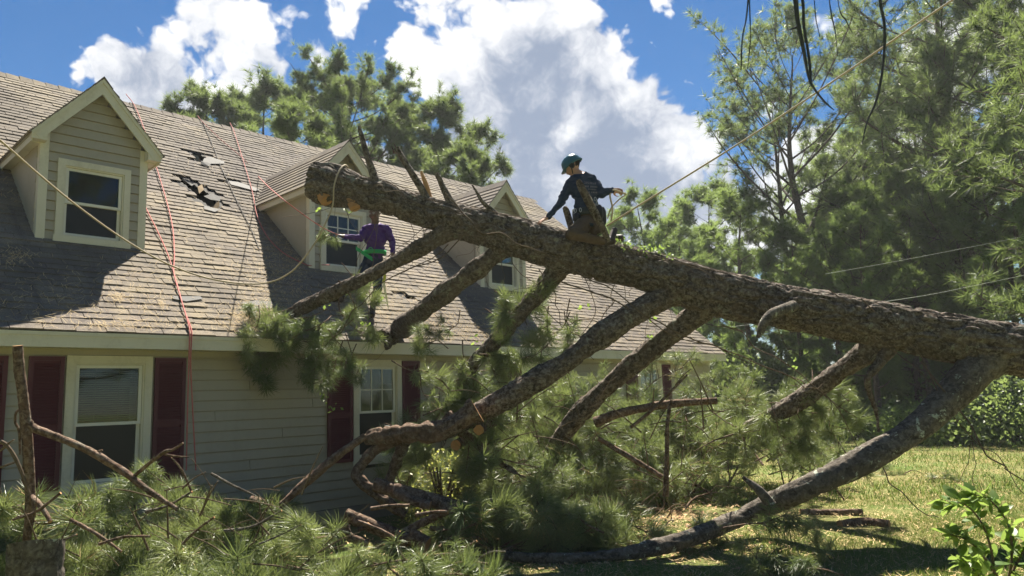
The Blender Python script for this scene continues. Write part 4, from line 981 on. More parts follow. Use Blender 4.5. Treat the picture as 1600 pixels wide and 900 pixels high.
PR += [('shirt', limb_pts(sl_, el_, .068, .052)), ('shirt', limb_pts(el_, wr_l, .050, .038)), ('shirt', limb_pts(sr_, er_, .070, .054)), ('shirt', limb_pts(er_, wr_r, .052, .038)), ('shirt', limb_pts(uch, sl_, .085, .07)), ('shirt', limb_pts(uch, sr_, .085, .07))]
for h_ in hand(wr_l, Q(528, 366, -.32) - wr_l, np.array([0, .3, -1]), 1, 1.05, 1.1, .1): PR.append(('skin', h_))
for h_ in hand(wr_r, Q(612, 405, -.14) - wr_r, np.array([-1, .2, 0]), 1, 1.05, .7, .1): PR.append(('skin', h_))
PR.append(('skin', limb_pts(wr_l, Q(536, 369, -.31), .03, .028))); PR.append(('skin', limb_pts(wr_r, Q(613.5, 397, -.13), .03, .028)))
fa = np.array(roof_w(531, 475, .05)); fb_ = np.array(roof_w(580, 496, .05))
kn_l = Q(557, 447, -.18); kn_r = Q(590, 452, -.16)
PR += [('trouser', limb_pts(Q(574, 414, -.0), kn_l, .095, .07)), ('trouser', limb_pts(kn_l, fa + UP * .09, .066, .048)), ('boot', limb_pts(fa + UP * .07, fa - rt2 * .13 + UP * .02, .05, .042)), ('boot', limb_pts(fa + UP * .09, fa + UP * .02, .05, .045)),
       ('trouser', limb_pts(Q(590, 414, 0), kn_r, .095, .07)), ('trouser', limb_pts(kn_r, fb_ + UP * .10, .066, .048)), ('boot', limb_pts(fb_ + UP * .09, fb_ + UP * .02, .05, .045)), ('boot', limb_pts(fb_ + UP * .03, fb_ - away2 * .15 - UP * .03, .05, .042))]
hf2 = unit(-away2 * .8 - rt2 * .45 - UP * .25); hu2 = UP
PR += head(hd2, hf2, hu2)
org2 = np.array([pel[0], pel[1], fb_[2] - .02])
purp = body('person', PR, .0085, [M['skin_dark'], M['purple'], M['jean'], M['boot'], M['hair'], M['eye'], M['lip']], dict(skin=0, shirt=1, trouser=2, boot=3, hair=4, eye=5, lip=6), org2, 4, .022)
tag(purp, 'person in purple shirt and green harness belt standing on the roof beside the middle dormer', 'person')
ch(belt(Q(586, 395, -.01), A2, .172, .135, -.030, .030), 'harness_belt', M['green_web'], purp, org2)
mb = MB(); a, b = Q(556, 387, -.2), Q(582, 405, -.18); dirb = unit(b - a); mb.hexa([a - UP * .035, b - UP * .03, b - UP * .03 + away2 * .012, a - UP * .035 + away2 * .012, a + UP * .025, b + UP * .03, b + UP * .03 + away2 * .012, a + UP * .025 + away2 * .012]); ch(mb, 'webbing_sling', M['green_web'], purp, org2, False)
mb = MB(); c = Q(579, 390, -.17); t = np.linspace(0, 2 * np.pi, 15)[:-1]; tube(mb, np.array([c + rt2 * math.cos(a) * .03 + UP * math.sin(a) * .03 for a in np.append(t, t[:2])]), .007, 6); ch(mb, 'buckle_ring', M['green_web'], purp, org2)
# hand saw hanging at his hip
sw = empty('hand_saw', Q(598, 430, -.2)); so_ = np.array(sw.location); tag(sw, 'hand saw with yellow handle and long steel blade hanging beside the purple shirted person', 'hand saw')
a, b = Q(599, 440, -.2), Q(607, 482, -.2); s2 = unit(np.cross(b - a, away2)); mb = MB()
mb.hexa([a - s2 * .022, b - s2 * .008, b - s2 * .008 + away2 * .004, a - s2 * .022 + away2 * .004, a + s2 * .022, b + s2 * .004, b + s2 * .004 + away2 * .004, a + s2 * .022 + away2 * .004]); ch(mb, 'blade', M['steel'], sw, so_, False)
mb = MB(); tube(mb, smooth_path([Q(594, 421, -.2), Q(599, 424, -.2), Q(601, 433, -.2), Q(599, 441, -.2)], 12), [.012, .018, .022, .022, .022, .024, .024, .024, .024, .022, .022, .02], 10); ch(mb, 'handle', M['yellow'], sw, so_)

# ------------------------------------------------------------------ ropes
def rope(name, label, P, w, mat, wob=0., n=None, cat='rope', seed=0):
    P = np.asarray(P, float); L = np.linalg.norm(np.diff(P, axis=0), axis=1).sum(); n = n or max(20, int(L / .06)); Q_ = smooth_path(P, n)
    if wob:
        t = np.linspace(0, 1, n) * L * 3; q = np.stack([t, t * 0 + seed * 5.1, t * 0], 1); Q_ = Q_ + (np.stack([vnoise(q), vnoise(q + 40), vnoise(q + 80)], 1) - .5) * wob
    mb = MB(); tube(mb, Q_, w, 7); o = mb.build(name, M[mat], None, True, centre=True); tag(o, label, cat); return o
rp = lambda lst, l=.045: [roof_w(x, y, l) for x, y in lst]
eave = lambda x, y: hw(*(lambda h: (h[0], EV_N + .03, h[2]))(to_h(onpl(x, y))))
def onpl(x, y, nn=.42):
    N = NO; P0 = hw(0, nn, 0); r = ray(x, y); return EYE + r * (((P0 - EYE) @ N) / (r @ N))
rope('rope', 'red rope over the ridge right of the left dormer, hanging past the eave', rp([(196, 150), (209, 168), (224, 205), (241, 258), (258, 315), (268, 358), (271, 400), (270, 430), (277, 458), (287, 492), (294, 518)]) + [onpl(296, 532), onpl(295, 570), onpl(293, 640), onpl(291, 735)], .008, 'rope_red')
rope('rope', 'red rope from behind the left dormer post, joining another red rope down the roof', rp([(222, 318), (229, 334), (243, 362), (258, 395), (268, 424), (276, 452), (286, 488), (297, 519)]) + [onpl(299, 533), onpl(298, 570), onpl(301, 640), onpl(306, 735)], .008, 'rope_red')
rope('rope', 'red rope slanting from the ridge over the middle dormer to the purple shirted person', rp([(308, 184), (316, 194), (345, 222), (380, 252)]) + [pt(404, 276, zr(404, 276, .2)), pt(432, 303, 10.3), pt(475, 336, 10.2), pt(505, 356, 10.2), pt(528, 367, 10.15)], .007, 'rope_red')
rope('rope', 'red rope falling from the ridge past the left cheek of the middle dormer', rp([(358, 195), (364, 208), (378, 252), (392, 300), (400, 340), (415, 372), (437, 396), (462, 411), (482, 419), (500, 418)], .05) + [pt(515, 414, 9.9)], .007, 'rope_red')
rope('rope', 'thin black cord lying down the roof from the ridge past the torn holes', rp([(314, 188), (321, 204), (334, 235), (344, 262), (356, 288), (372, 322), (392, 362), (404, 392)], .03), .007, 'rope_black')
rope('rope', 'slack tan rope drooping from the left dormer up to the cut trunk end', [pt(-60, 170, 6.6), pt(0, 219, 7.), pt(60, 272, 7.4), (pt(125, 325, 7.9)), pt(200, 378, 8.3), pt(270, 416, 8.7), pt(340, 438, 9.), pt(410, 443, 9.3), pt(455, 425, 9.2), pt(490, 383, 9.2), pt(508, 350, 9.2), pt(520, 320, 9.22), pt(522, 290, 9.25), pt(530, 267, 9.36), pt(540, 258, 9.55), pt(548, 270, 9.9)], .010, 'rope_tan')
rope('rope', 'taut tan line rising from the kneeling person up to the top right', [pt(948, 353, 9.19), pt(1000, 320, 8.99), pt(1200, 195, 8.6), pt(1488, 0, 7.5), pt(1800, -212, 6.6)], .011, 'rope_tan', n=60)
rope('rope', 'short tan rope loop in front of the kneeling person on the trunk', [pt(964, 299, 9.11), pt(978, 303, 9.09), pt(968, 311, 9.09), pt(955, 325, 9.11), pt(949, 342, 9.14)], .008, 'rope_tan')
rope('rope', 'tan rope end passing through the right hand of the kneeling person', [pt(979, 304, 9.09), pt(967, 299, 9.09), pt(957, 297, 9.09), pt(953, 306, 9.09), pt(957, 325, 9.12), pt(955, 345, 9.14)], .011, 'rope_tan')
rope('line', 'lowest pale thin line crossing the woods right of the trunk', [pt(1385, 471, 11), pt(1470, 457, 14), pt(1600, 430, 18)], .003, 'rope_pale', cat='line')
rope('line', 'upper pale thin line crossing the woods above the trunk', [pt(1290, 428, 16), pt(1380, 412, 17), pt(1470, 395, 18), pt(1700, 350, 21)], .0035, 'rope_pale', cat='line')
rope('line', 'short pale thin line under the trunk by the roof corner', [pt(1130, 512, 11), pt(1190, 505, 11), pt(1240, 498, 11)], .003, 'rope_pale', cat='line')

# ------------------------------------------------------------------ cut wood: stump, logs, standing broken stem
def log(name, label, P, rad, mat='bark_red', seed=1, cat='log', group=None, seg=22, n=40, bark=.007, cuts=True, freq=2.):
    A = np.hstack([np.asarray(P, float), np.broadcast_to(np.asarray(rad, float)[..., None], (len(P), 1))]); Q_ = smooth_path(A, n)
    mb = MB(); tube(mb, Q_[:, :3], np.maximum(Q_[:, 3], .003), seg, bark, freq, seed, capmat=1 if cuts else 0); o = mb.build(name, [M[mat], M['cut']], None, True, centre=True)
    return tag(o, label, cat, group)
Zs = 4.9; a = pt(58, 905, Zs); b = pt(57, 849, Zs); a[2] = -.05
mb = MB(); pp = smooth_path([[*a, .175], [*(a * .5 + b * .5), .168], [*b, .165]], 40); tube(mb, pp[:, :3], pp[:, 3], 60, .014, 1.6, 9, capmat=1)
for v in mb.v: k_ = v[:, 2] > b[2] - .03; v[k_, 2] += -(v[k_, 1] - b[1]) * .30 + (v[k_, 0] - b[0]) * .12
o = mb.build('log', [M['bark_lichen'], M['cut']], None, True, centre=True); tag(o, 'upright cut log section with lichen bark standing at the left edge of the branch heap', 'log')
so2 = empty('broken_stem', pt(45, 800, 6.0)); bo = np.array(so2.location); tag(so2, 'forked bare broken stem standing before the left burgundy shutter', 'broken branch')
def part(par, po, name, pts, mat='bark_red', seg=14, n=50, bark=.004, seed=1, cut=False, freq=3):
    A = np.array([[*pt(x, y, Z), w_ / 2 / F_PX * Z] for x, y, Z, w_ in pts]); Q_ = smooth_path(A, n); mb = MB(); tube(mb, Q_[:, :3], np.maximum(Q_[:, 3], .002), seg, bark, freq, seed, capmat=1 if cut else 0)
    mb.v = [v - po for v in mb.v]; return mb.build(name, [M[mat], M['cut']], par, True)
part(so2, bo, 'stem', [(40, 855, 6.0, 11), (47, 800, 6.0, 15), (46, 740, 6.0, 16), (42, 680, 6.0, 17), (36, 620, 6.0, 16), (30, 575, 6.0, 16), (28, 540, 6.0, 15)], cut=True, seed=3)
part(so2, bo, 'side_branch', [(44, 660, 6.0, 13), (55, 670, 6.0, 13), (90, 683, 5.95, 12), (140, 705, 5.9, 12), (190, 735, 5.85, 12), (230, 765, 5.8, 10), (277, 796, 5.75, 7)], seed=4)
part(so2, bo, 'twig', [(205, 748, 5.85, 6), (232, 725, 5.8, 6), (258, 706, 5.75, 6), (270, 703, 5.75, 4), (286, 692, 5.75, 4)], seed=5, seg=8, n=20, bark=.002)
part(so2, bo, 'twig', [(258, 710, 5.75, 4), (275, 713, 5.75, 3), (295, 714, 5.75, 2)], seed=6, seg=8, n=12, bark=.001)
part(so2, bo, 'twig', [(33, 640, 6.0, 5), (25, 645, 5.98, 4), (24, 660, 5.98, 4), (30, 675, 5.98, 4), (31, 710, 6, 3)], seed=7, seg=8, n=20, bark=.001)
part(so2, bo, 'twig', [(45, 775, 6.0, 12), (58, 785, 5.9, 10), (70, 800, 5.85, 8), (79, 815, 5.8, 7)], seed=8, seg=10, n=20, bark=.002, cut=True)
part(so2, bo, 'twig', [(145, 710, 5.9, 4), (152, 706, 5.9, 4), (160, 703, 5.9, 3)], seed=9, seg=6, n=8, bark=0)
st2 = empty('dead_branch', pt(30, 760, 5.7)); bo2 = np.array(st2.location); tag(st2, 'thin arched grey dead branch at the left picture edge above the heap', 'dead branch')
part(st2, bo2, 'twig', [(-30, 690, 5.7, 8), (0, 690, 5.7, 7), (14, 700, 5.7, 6), (27, 722, 5.7, 6), (38, 750, 5.7, 5), (46, 772, 5.7, 4)], 'twig', 8, 30, .001)
part(st2, bo2, 'twig', [(-5, 708, 5.7, 2), (6, 700, 5.7, 4), (14, 692, 5.7, 3), (22, 687, 5.7, 2)], 'twig', 6, 12, 0); part(st2, bo2, 'twig', [(-30, 735, 5.7, 4), (0, 730, 5.7, 4), (24, 722, 5.7, 3)], 'twig', 6, 12, 0)
LG = [('long cut log at the back of the log heap below the window', [(585, 757, 8.3), (650, 775, 8.2), (712, 792, 8.1)], 24), ('short cut log lying in front of the long back log', [(615, 770, 8.0), (650, 784, 7.9), (672, 790, 7.85)], 16),
      ('thick reddish log at the front of the log heap', [(540, 805, 7.4), (590, 825, 7.3), (640, 845, 7.2)], 22), ('bark covered log end lying at the foot of the log heap', [(640, 838, 7.1), (655, 846, 7.05), (668, 852, 7.0)], 26),
      ('slim pale cut log leaning across the log heap', [(630, 832, 7.35), (670, 812, 7.3), (715, 791, 7.25)], 13), ('dark curved log in the shade right of the log heap', [(690, 838, 7.3), (740, 860, 7.2), (800, 870, 7.15)], 24),
      ('thin pale stick lying at the right of the log heap', [(672, 826, 7.2), (710, 828, 7.1), (748, 842, 7.0)], 8), ('small split piece of wood on the front log', [(560, 828, 7.2), (575, 822, 7.2), (578, 818, 7.2)], 8),
      ('forked cut stick pushed up from the front left of the heap', [(540, 822, 7.1), (546, 838, 7.05), (575, 850, 7.0)], 14)]
for k, (lb, P_, w_) in enumerate(LG): log('log', lb, [pt(p[0], p[1], 7.45 + (p[2] - 7.) * .5) for p in P_], np.full(len(P_), w_ / 2 / F_PX * 7.7), seed=40 + k, mat='bark_red')
log('cut_branch', 'long cut branch leaning up from the heap towards the second window', [pt(435, 792, 7.6), pt(480, 752, 7.7), (pt(525, 714, 7.8)), pt(571, 681, 7.9)], np.array([.03, .05, .045, .038]), seed=60, cat='branch')
log('log', 'dark log lying against the siding behind the heap, right of the first window', [pt(318, 778, 8.1), pt(350, 789, 8.2), pt(392, 803, 8.3)], np.array([.075, .075, .07]), mat='bark', seed=61)
log('log', 'short bare log lying on the lawn, the farther of two', [pt(*p, zz_(p[0], p[1], .05)) for p in ((1250, 801), (1300, 801), (1347, 800))], np.array([.05, .045, .045]), seed=62)
log('log', 'short bare log lying on the lawn, the nearer of two', [pt(*p, zz_(p[0], p[1], .06)) for p in ((1312, 820), (1350, 816), (1390, 819))], np.array([.05, .055, .045]), seed=63)
log('cut_branch', 'pale peeled cut branch with orange end lying on the grass before the heap', [pt(*p, zz_(p[0], p[1], .06)) for p in ((954, 800), (968, 826), (985, 852))], np.array([.04, .04, .035]), seed=64, cat='branch')
log('log', 'short log with bright orange sawn end beside the pale peeled branch', [pt(*p, zz_(p[0], p[1], .10)) for p in ((962, 795), (978, 789), (992, 784))], np.array([.07, .055, .035]), seed=65)
log('cut_branch', 'upright thin red stem standing in front of the right branch heap', [pt(1040, 775, 8.6), pt(1042, 720, 8.6), pt(1043, 660, 8.6), pt(1049, 625, 8.6)], np.array([.04, .028, .024, .018]), seed=66, cat='branch', bark=.004)
log('cut_branch', 'grey bare branch lying level over the right branch heap', [pt(930, 660, 9.1), pt(970, 645, 9.), pt(1040, 632, 8.9), pt(1120, 626, 8.9)], np.array([.07, .055, .05, .04]), seed=67, cat='branch')
log('cut_branch', 'dark red branch sloping down through the right branch heap', [pt(935, 685, 9.), pt(985, 715, 8.9), pt(1035, 745, 8.8)], np.array([.03, .035, .03]), seed=68, cat='branch')
log('cut_branch', 'thin pale twig leaning up over the right branch heap', [pt(985, 668, 8.8), pt(1020, 640, 8.8), pt(1050, 610, 8.8), pt(1074, 585, 8.8)], np.array([.02, .02, .016, .012]), seed=69, cat='branch', cuts=False, bark=.002, seg=8)
log('log', 'end of a sawn round log facing out of the shrub by the second window', [pt(712, 696, 8.6), pt(722, 690, 8.9), pt(730, 686, 9.1)], np.array([.062, .062, .06]), seed=70)
log('log', 'pale sawn log end sticking out under the big limb', [pt(748, 672, 8.4), pt(760, 664, 8.8), pt(770, 660, 9.0)], np.array([.06, .065, .065]), seed=71)
log('log', 'orange sawn log end at the left of the heap by the siding', [pt(411, 786, 7.3), pt(402, 783, 7.6), pt(395, 781, 7.8)], np.array([.04, .042, .042]), seed=72)
for k, (x0, y0, x1, y1) in enumerate(((560, 815, 620, 842), (650, 805, 700, 800), (700, 842, 760, 856), (580, 795, 640, 790))):
    log('cut_branch', ('thin stick under the slim pale log', 'short stick across the dark middle of the log heap', 'thin stick beside the dark curved log', 'thin stick under the long back log')[k], [pt(x0, y0, 7.5), pt((x0 + x1) / 2, (y0 + y1) / 2 - 2, 7.45), pt(x1, y1, 7.4)], np.array([.022, .02, .018]), seed=80 + k, cat='branch', seg=10, n=16, bark=.003)

# ------------------------------------------------------------------ heaps of green branches
g = np.random.default_rng(21)
def wall_gap(p): return (p - H_O) @ NO                                    # metres in front of the house wall
def scatter(n, region, label, group, zmax, kits, slope=(.0, .25), sc=(.8, 1.15), yawc=None):
    k = 0; out = []
    while k < n:
        x0, x1, y0, y1 = region['box']; p = np.array([g.uniform(x0, x1), g.uniform(y0, y1), 0.])
        if wall_gap(p) < .45: continue
        px, py, Zc = scr(p + np.array([0, 0, .3]))
        if not region['ok'](px, py, p): continue
        h = zmax(p, px); z_ = h * g.uniform(.25, 1.) ** .7
        yaw = g.uniform(0, 6.283) if yawc is None else g.normal(yawc, 1.0)
        pit = g.uniform(*slope); d = np.array([math.cos(yaw) * math.cos(pit), math.sin(yaw) * math.cos(pit), math.sin(pit)])
        kit = kits[int(g.integers(len(kits)))]
        loc = p + np.array([0, 0, max(.03, z_)]) - d * .55
        if wall_gap(loc) < .25 or wall_gap(loc + d * 1.3) < .15: continue
        out.append(put_branch(kit, loc, d, g.uniform(0, 6.283), g.uniform(*sc), None, 'pine_branch', label, 'branch', group)); k += 1
    return out
GL = 'green pine branches heaped at the lower left'
def okl(px, py, p): return px < 760 and not (px < 170 and p[1] < 6.0) and not (455 < px < 800 and p[1] > 5.3)
def hl(p, px):
    gap = wall_gap(p); e = np.clip((640 - px) / 200, 0, 1)
    return (.10 + .16 * np.clip((2.6 - gap) / 2.2, 0, 1)) * e + .04
scatter(112, dict(box=(-6.2, -.1, 4.6, 9.6), ok=okl), 'green cut pine branch lying in the heap along the front wall, lower left', GL, lambda p, px: hl(p, px) * 1.25, BRL, (-.15, .28), (.85, 1.2))
for x, y, Z, d, sc in ((10, 790, 6.6, (-.1, -.3, .2), .9), (190, 790, 6.8, (.7, -.3, .15), .95), (270, 790, 6.9, (-.6, -.4, .15), .9), (150, 800, 6.6, (.9, -.1, .1), .9), (230, 775, 7.0, (.1, -.4, .25), .8), (250, 780, 7.0, (-.3, -.4, .2), .8), (330, 815, 6.7, (.6, -.4, .1), .9), (400, 810, 7.0, (-.5, -.3, .05), .8), (520, 880, 5.6, (.8, -.4, .1), .9), (590, 890, 5.5, (-.4, -.6, .05), .9), (650, 892, 5.6, (.7, -.5, .05), .9), (730, 896, 5.7, (.6, -.3, 0), .9), (480, 850, 5.8, (-.2, -.8, .1), 1.), (690, 895, 5.9, (-.7, -.5, 0), .8), (20, 800, 6.2, (-.6, -.4, .1), 1.), (110, 800, 6.3, (.4, -.5, .1), 1.)):
    put_branch(BRL[int(g.integers(8))], pt(x, y, Z) - unit(np.array(d)) * .45, unit(np.array(d, float)), g.uniform(0, 6), sc, None, 'pine_branch', 'green cut pine branch lying in the heap along the front wall, lower left', 'branch', GL)
scatter(24, dict(box=(-2.2, -.1, 4.6, 5.8), ok=lambda px, py, p: 330 < px < 760 and p[1] < 5.3 + max(0, (480 - px) / 300)), 'green cut pine branch lying in the heap along the front wall, lower left', GL, lambda p, px: .10, BRL, (-.15, .12), (.8, 1.05))
GM = 'pine branches before the log heap'
def okm(px, py, p): return 720 < px < 960 and py > 735
scatter(34, dict(box=(-1.2, 1.8, 7.7, 8.7), ok=okm), 'green pine branch lying low between the log heap and the lawn', GM, lambda p, px: .34 * np.clip((1010 - px) / 120, .2, 1) + .05, BRL, (-.1, .6), (.85, 1.15))
GR = 'pine branches heaped under the limbs'
def okr(px, py, p): return 640 < px < 1130 and p[1] > 9.0 + np.clip((px - 820) / 120, 0, 1) * 1.6
def hr(p, px): return 1.55 * np.clip((px - 560) / 180, .3, 1) * np.clip((p[1] - 9.0 - np.clip((px - 820) / 120, 0, 1) * 1.6) / 2.0, .12, 1)
scatter(76, dict(box=(-1.6, 3.8, 8.9, 13.6), ok=okr), 'dark green pine branch heaped under the limbs at the right end of the house', GR, hr, BR, (-.2, .9), (.85, 1.2))
GS = 'upright pine sprays beside the heap'
def oks(px, py, p): return 1060 < px < 1290 and p[1] > 10.3
scatter(28, dict(box=(2.2, 5.8, 10.3, 13.6), ok=oks), 'silvery green pine branch standing up from the grass right of the house', GS, lambda p, px: 1.2 * np.clip((1360 - px) / 160, .3, 1), BR, (.1, 1.1), (.65, .95))
GF = 'fallen sprays on the lawn'
for x, y in ((1380, 735), (1415, 738), (1190, 890), (1240, 884), (1290, 868), (1260, 892), (1350, 705), (1465, 748)):
    d = unit(np.array([g.normal(), g.normal() * .5, .15])); put_branch(BR_S[int(g.integers(4))], on_ground(x, y, .05) - d * .3, d, g.uniform(0, 6), .72, None, 'pine_branch', 'small broken pine spray lying on the lawn grass', 'branch', GF)
def mass(name, n, region, zmax, nn=26):
    C, D = [], []
    while len(C) < n:
        x0, x1, y0, y1 = region['box']; p = np.array([g.uniform(x0, x1), g.uniform(y0, y1), 0.])
        if wall_gap(p) < .3: continue
        px, py, _z = scr(p + np.array([0, 0, .2]))
        if not region['ok'](px, py, p): continue
        p[2] = zmax(p, px) * g.uniform(0, .8); C.append(p); D.append(unit(np.array([g.normal(), g.normal(), g.normal(.3, .5)])))
    mb = MB(); needles(mb, C, D, nn, .19, .0055, 25, 95, .10, .3, g, 1); return mb.build(name, M['needle'], kind='stuff')
mass('heaped_needles', 1100, dict(box=(-6.2, -.1, 4.6, 9.6), ok=okl), hl); mass('heaped_needles', 700, dict(box=(-1.6, 3.8, 8.9, 13.6), ok=okr), hr);
# brush of dead twigs by the orange log end
tb = empty('brush_pile', on_ground(1000, 800)); to = np.array(tb.location); tag(tb, 'small brush pile of bare dead twigs beside the orange sawn log', 'brush pile')
for k in range(46):
    x, y = 985 + g.normal(0, 28), 800 + g.normal(0, 9); a = g.uniform(0, 6.28); l = g.uniform(12, 45); Z = zz_(x, y, .08)
    part(tb, to, 'twig', [(x, y, Z, 2.2), (x + math.cos(a) * l * .5, y - abs(math.sin(a)) * l * .5, Z, 1.8), (x + math.cos(a + .4) * l, y - abs(math.sin(a + .4)) * l, Z, .8)], 'twig', 4, 7, 0)
# dead sticks tangled in the heaps
def stick(x, y, Z, a, l, w_, label, group):
    P_ = [pt(x, y, Z), pt(x + math.cos(a) * l * .5, y - math.sin(a) * l * .5 - 3, Z - .05), pt(x + math.cos(a) * l, y - math.sin(a) * l, Z - .08)]
    mb = MB(); tube(mb, smooth_path(P_, 10), np.linspace(w_, w_ * .5, 10), 6, .001, 4, x); o = mb.build('dead_twig', M['twig'], None, True, centre=True); tag(o, label, 'twig', group)
for k in range(55): stick(g.uniform(0, 520), g.uniform(760, 890), g.uniform(5.4, 6.6), g.uniform(-.6, 3.5), g.uniform(30, 100), g.uniform(.004, .010), 'bare dead twig lying in the lower left branch heap', 'dead twigs in the left heap')
for k in range(60): stick(g.uniform(680, 1150), g.uniform(600, 770), g.uniform(8.5, 9.4), g.uniform(-.8, 3.9), g.uniform(25, 90), g.uniform(.004, .012), 'bare dead twig sticking out of the heap under the limbs', 'dead twigs in the heap under the limbs')

for k, (x0, y0, x1, y1, Z, w_) in enumerate(((110, 812, 190, 862, 5.6, .016), (228, 800, 300, 768, 6.0, .014), (300, 770, 268, 715, 6.3, .010), (330, 740, 400, 775, 6.6, .012), (95, 770, 20, 812, 5.7, .013), (350, 830, 440, 798, 5.8, .014), (520, 876, 600, 850, 5.8, .013), (600, 885, 625, 830, 5.7, .010), (155, 850, 235, 838, 5.3, .012), (405, 850, 470, 820, 5.6, .009), (285, 850, 335, 808, 5.5, .011), (60, 850, 120, 835, 5.3, .010), (680, 868, 745, 845, 6.3, .014), (740, 880, 790, 862, 6.3, .010))):
    d_ = g.normal(0, 6); log('cut_branch', 'bare broken branch lying across the lower left heap', [pt(x0, y0, Z), pt((x0 + x1) / 2, (y0 + y1) / 2 + d_, Z - .04), pt(x1, y1, Z - .08)], np.array([w_, w_ * .9, w_ * .7]), seed=90 + k, cat='branch', group='bare branches across the left heap', seg=10, n=22, bark=.003, mat='bark_lichen' if k % 2 else 'bark_red')
# ------------------------------------------------------------------ pine straw on the roof
def straw(n, pix, sx, sy):
    C = np.array([roof_uv(x, y) for x, y in zip(g.normal(pix[0], sx, n), g.normal(pix[1], sy, n))]); return C
mb = MB(); C = []
for a in ((430, 440, 34, 40, 900), (400, 500, 30, 14, 900), (445, 395, 20, 30, 300), (560, 470, 40, 20, 500), (680, 440, 30, 40, 500), (720, 515, 50, 16, 700), (650, 495, 30, 25, 500), (900, 490, 60, 30, 600), (1040, 480, 50, 35, 700), (960, 530, 60, 12, 300), (30, 230, 40, 40, 500), (90, 480, 70, 35, 350), (230, 470, 50, 30, 250), (330, 400, 60, 60, 350), (350, 230, 60, 40, 260), (25, 405, 14, 8, 120), (183, 468, 6, 4, 60), (250, 477, 4, 3, 30), (450, 240, 80, 20, 200), (620, 290, 60, 14, 150), (200, 510, 70, 6, 160), (800, 530, 80, 10, 300)):
    C.append(straw(a[4], a[:2], a[2], a[3]))
C = np.vstack(C); ok = (C[:, 1] > .02) & (C[:, 1] < VR - .1) & (C[:, 0] > S0) & (C[:, 0] < S1)
for h in HOLES: ok &= ~inpoly(C[:, 0], C[:, 1], h)
for c in (-1.265, 2.52, 6.25): nn = EV_N - C[:, 1] * CT; ok &= ~((abs(C[:, 0] - c) < .66) & (nn < -1.17))
C = C[ok]; k = len(C); a = g.uniform(0, np.pi, k); l = g.uniform(.015, .055, k); h = .024 + g.uniform(0, .012, k)
d = np.stack([np.cos(a) * l, np.sin(a) * l], 1); s = np.stack([-np.sin(a), np.cos(a)], 1) * .0022
V = np.stack([rl(*(C - d - s).T, h), rl(*(C - d + s).T, h), rl(*(C + d + s * .6).T, h + .012), rl(*(C + d - s * .6).T, h + .012)], 1).reshape(-1, 3)
mb.add(V, np.arange(4 * k).reshape(-1, 4), g.uniform(0, 1, k)); mb.build('pine_straw', M['straw'], house, kind='stuff')

# ------------------------------------------------------------------ grass
def blades(n, zlo, zhi, hgt, wid):
    Zd = zlo * (zhi / zlo) ** g.uniform(0, 1, n); px = g.uniform(640, 1640, n)
    X = (px - 800) / F_PX * Zd; Y = Zd; dn = vnoise(np.stack([X * .8, Y * .8, X * 0], 1)); keep = (dn > g.uniform(.18, .62, n)); P_ = np.stack([X, Y], 1)
    keep &= ((np.stack([X, Y], 1) - H_O[:2]) @ NO[:2]) > .1; X, Y, dn = X[keep], Y[keep], dn[keep]; k = len(X)
    a = g.uniform(0, 6.283, k); h = hgt * g.uniform(.4, 1.2, k) * (.6 + .8 * dn); w_ = wid * g.uniform(.6, 1.3, k); z0 = ground_z(X, Y) - .005; ln = g.uniform(-.7, .7, (k, 2)) * h[:, None]
    sx, sy = np.cos(a) * w_ / 2, np.sin(a) * w_ / 2
    V = np.stack([np.stack([X - sx, Y - sy, z0], 1), np.stack([X + sx, Y + sy, z0], 1), np.stack([X + ln[:, 0], Y + ln[:, 1], z0 + h], 1)], 1).reshape(-1, 3)
    return V, np.clip(g.normal(.38, .17, k) + (g.uniform(0, 1, k) < .22) * .4, 0, 1)
mb = MB()
for n, lo, hi, hh, ww in ((90000, 6.2, 11, .055, .007), (60000, 11, 40, .07, .018)):
    V, t_ = blades(n, lo, hi, hh, ww); mb.add(V, np.arange(len(V)).reshape(-1, 3), t_)
mb.build('grass', M['grass'], kind='stuff')
# dry needles and chips strewn on the lawn
n = 15000; Zd = 6.2 * (30 / 6.2) ** g.uniform(0, 1, n); X = (g.uniform(560, 1640, n) - 800) / F_PX * Zd; Y = Zd; a = g.uniform(0, np.pi, n); l = g.uniform(.03, .11, n); z0 = ground_z(X, Y) + g.uniform(.006, .03, n)
dx, dy = np.cos(a) * l * .7, np.sin(a) * l * .7; wx, wy = -np.sin(a) * .004, np.cos(a) * .004
V = np.stack([np.stack([X - dx - wx, Y - dy - wy, z0], 1), np.stack([X - dx + wx, Y - dy + wy, z0], 1), np.stack([X + dx, Y + dy, z0 + .015], 1)], 1).reshape(-1, 3)
mb = MB(); mb.add(V, np.arange(3 * n).reshape(-1, 3), g.uniform(0, 1, n)); mb.build('lawn_litter', M['straw'], kind='stuff')

# sawdust and bark chips by the logs
n = 2600; px = np.concatenate([g.normal(880, 140, n), g.normal(1010, 60, n // 2)]); py = np.concatenate([g.normal(856, 16, n), g.normal(806, 16, n // 2)]); mb = MB(); V = []
for x, y in zip(px, np.clip(py, 770, 899)):
    c = on_ground(x, y); c[2] = ground_z(c[0], c[1]) + g.uniform(.008, .03); a = g.uniform(0, 6.28); l = g.uniform(.008, .035); w_ = l * g.uniform(.3, .7); t_ = g.normal(0, .3)
    e = np.array([math.cos(a), math.sin(a), t_]) * l; f = np.array([-math.sin(a), math.cos(a), g.normal(0, .2)]) * w_; V += [c - e - f, c + e - f * .6, c + e * .8 + f, c - e * .9 + f]
mb.add(np.array(V), np.arange(len(V)).reshape(-1, 4), g.uniform(0, 1, len(V) // 4)); mb.build('wood_chips', material('wood_chip', lambda t: bsdf(t, t.mix(tone(t), (.16, .08, .04), (.55, .38, .20)), .8, .1)), kind='stuff')

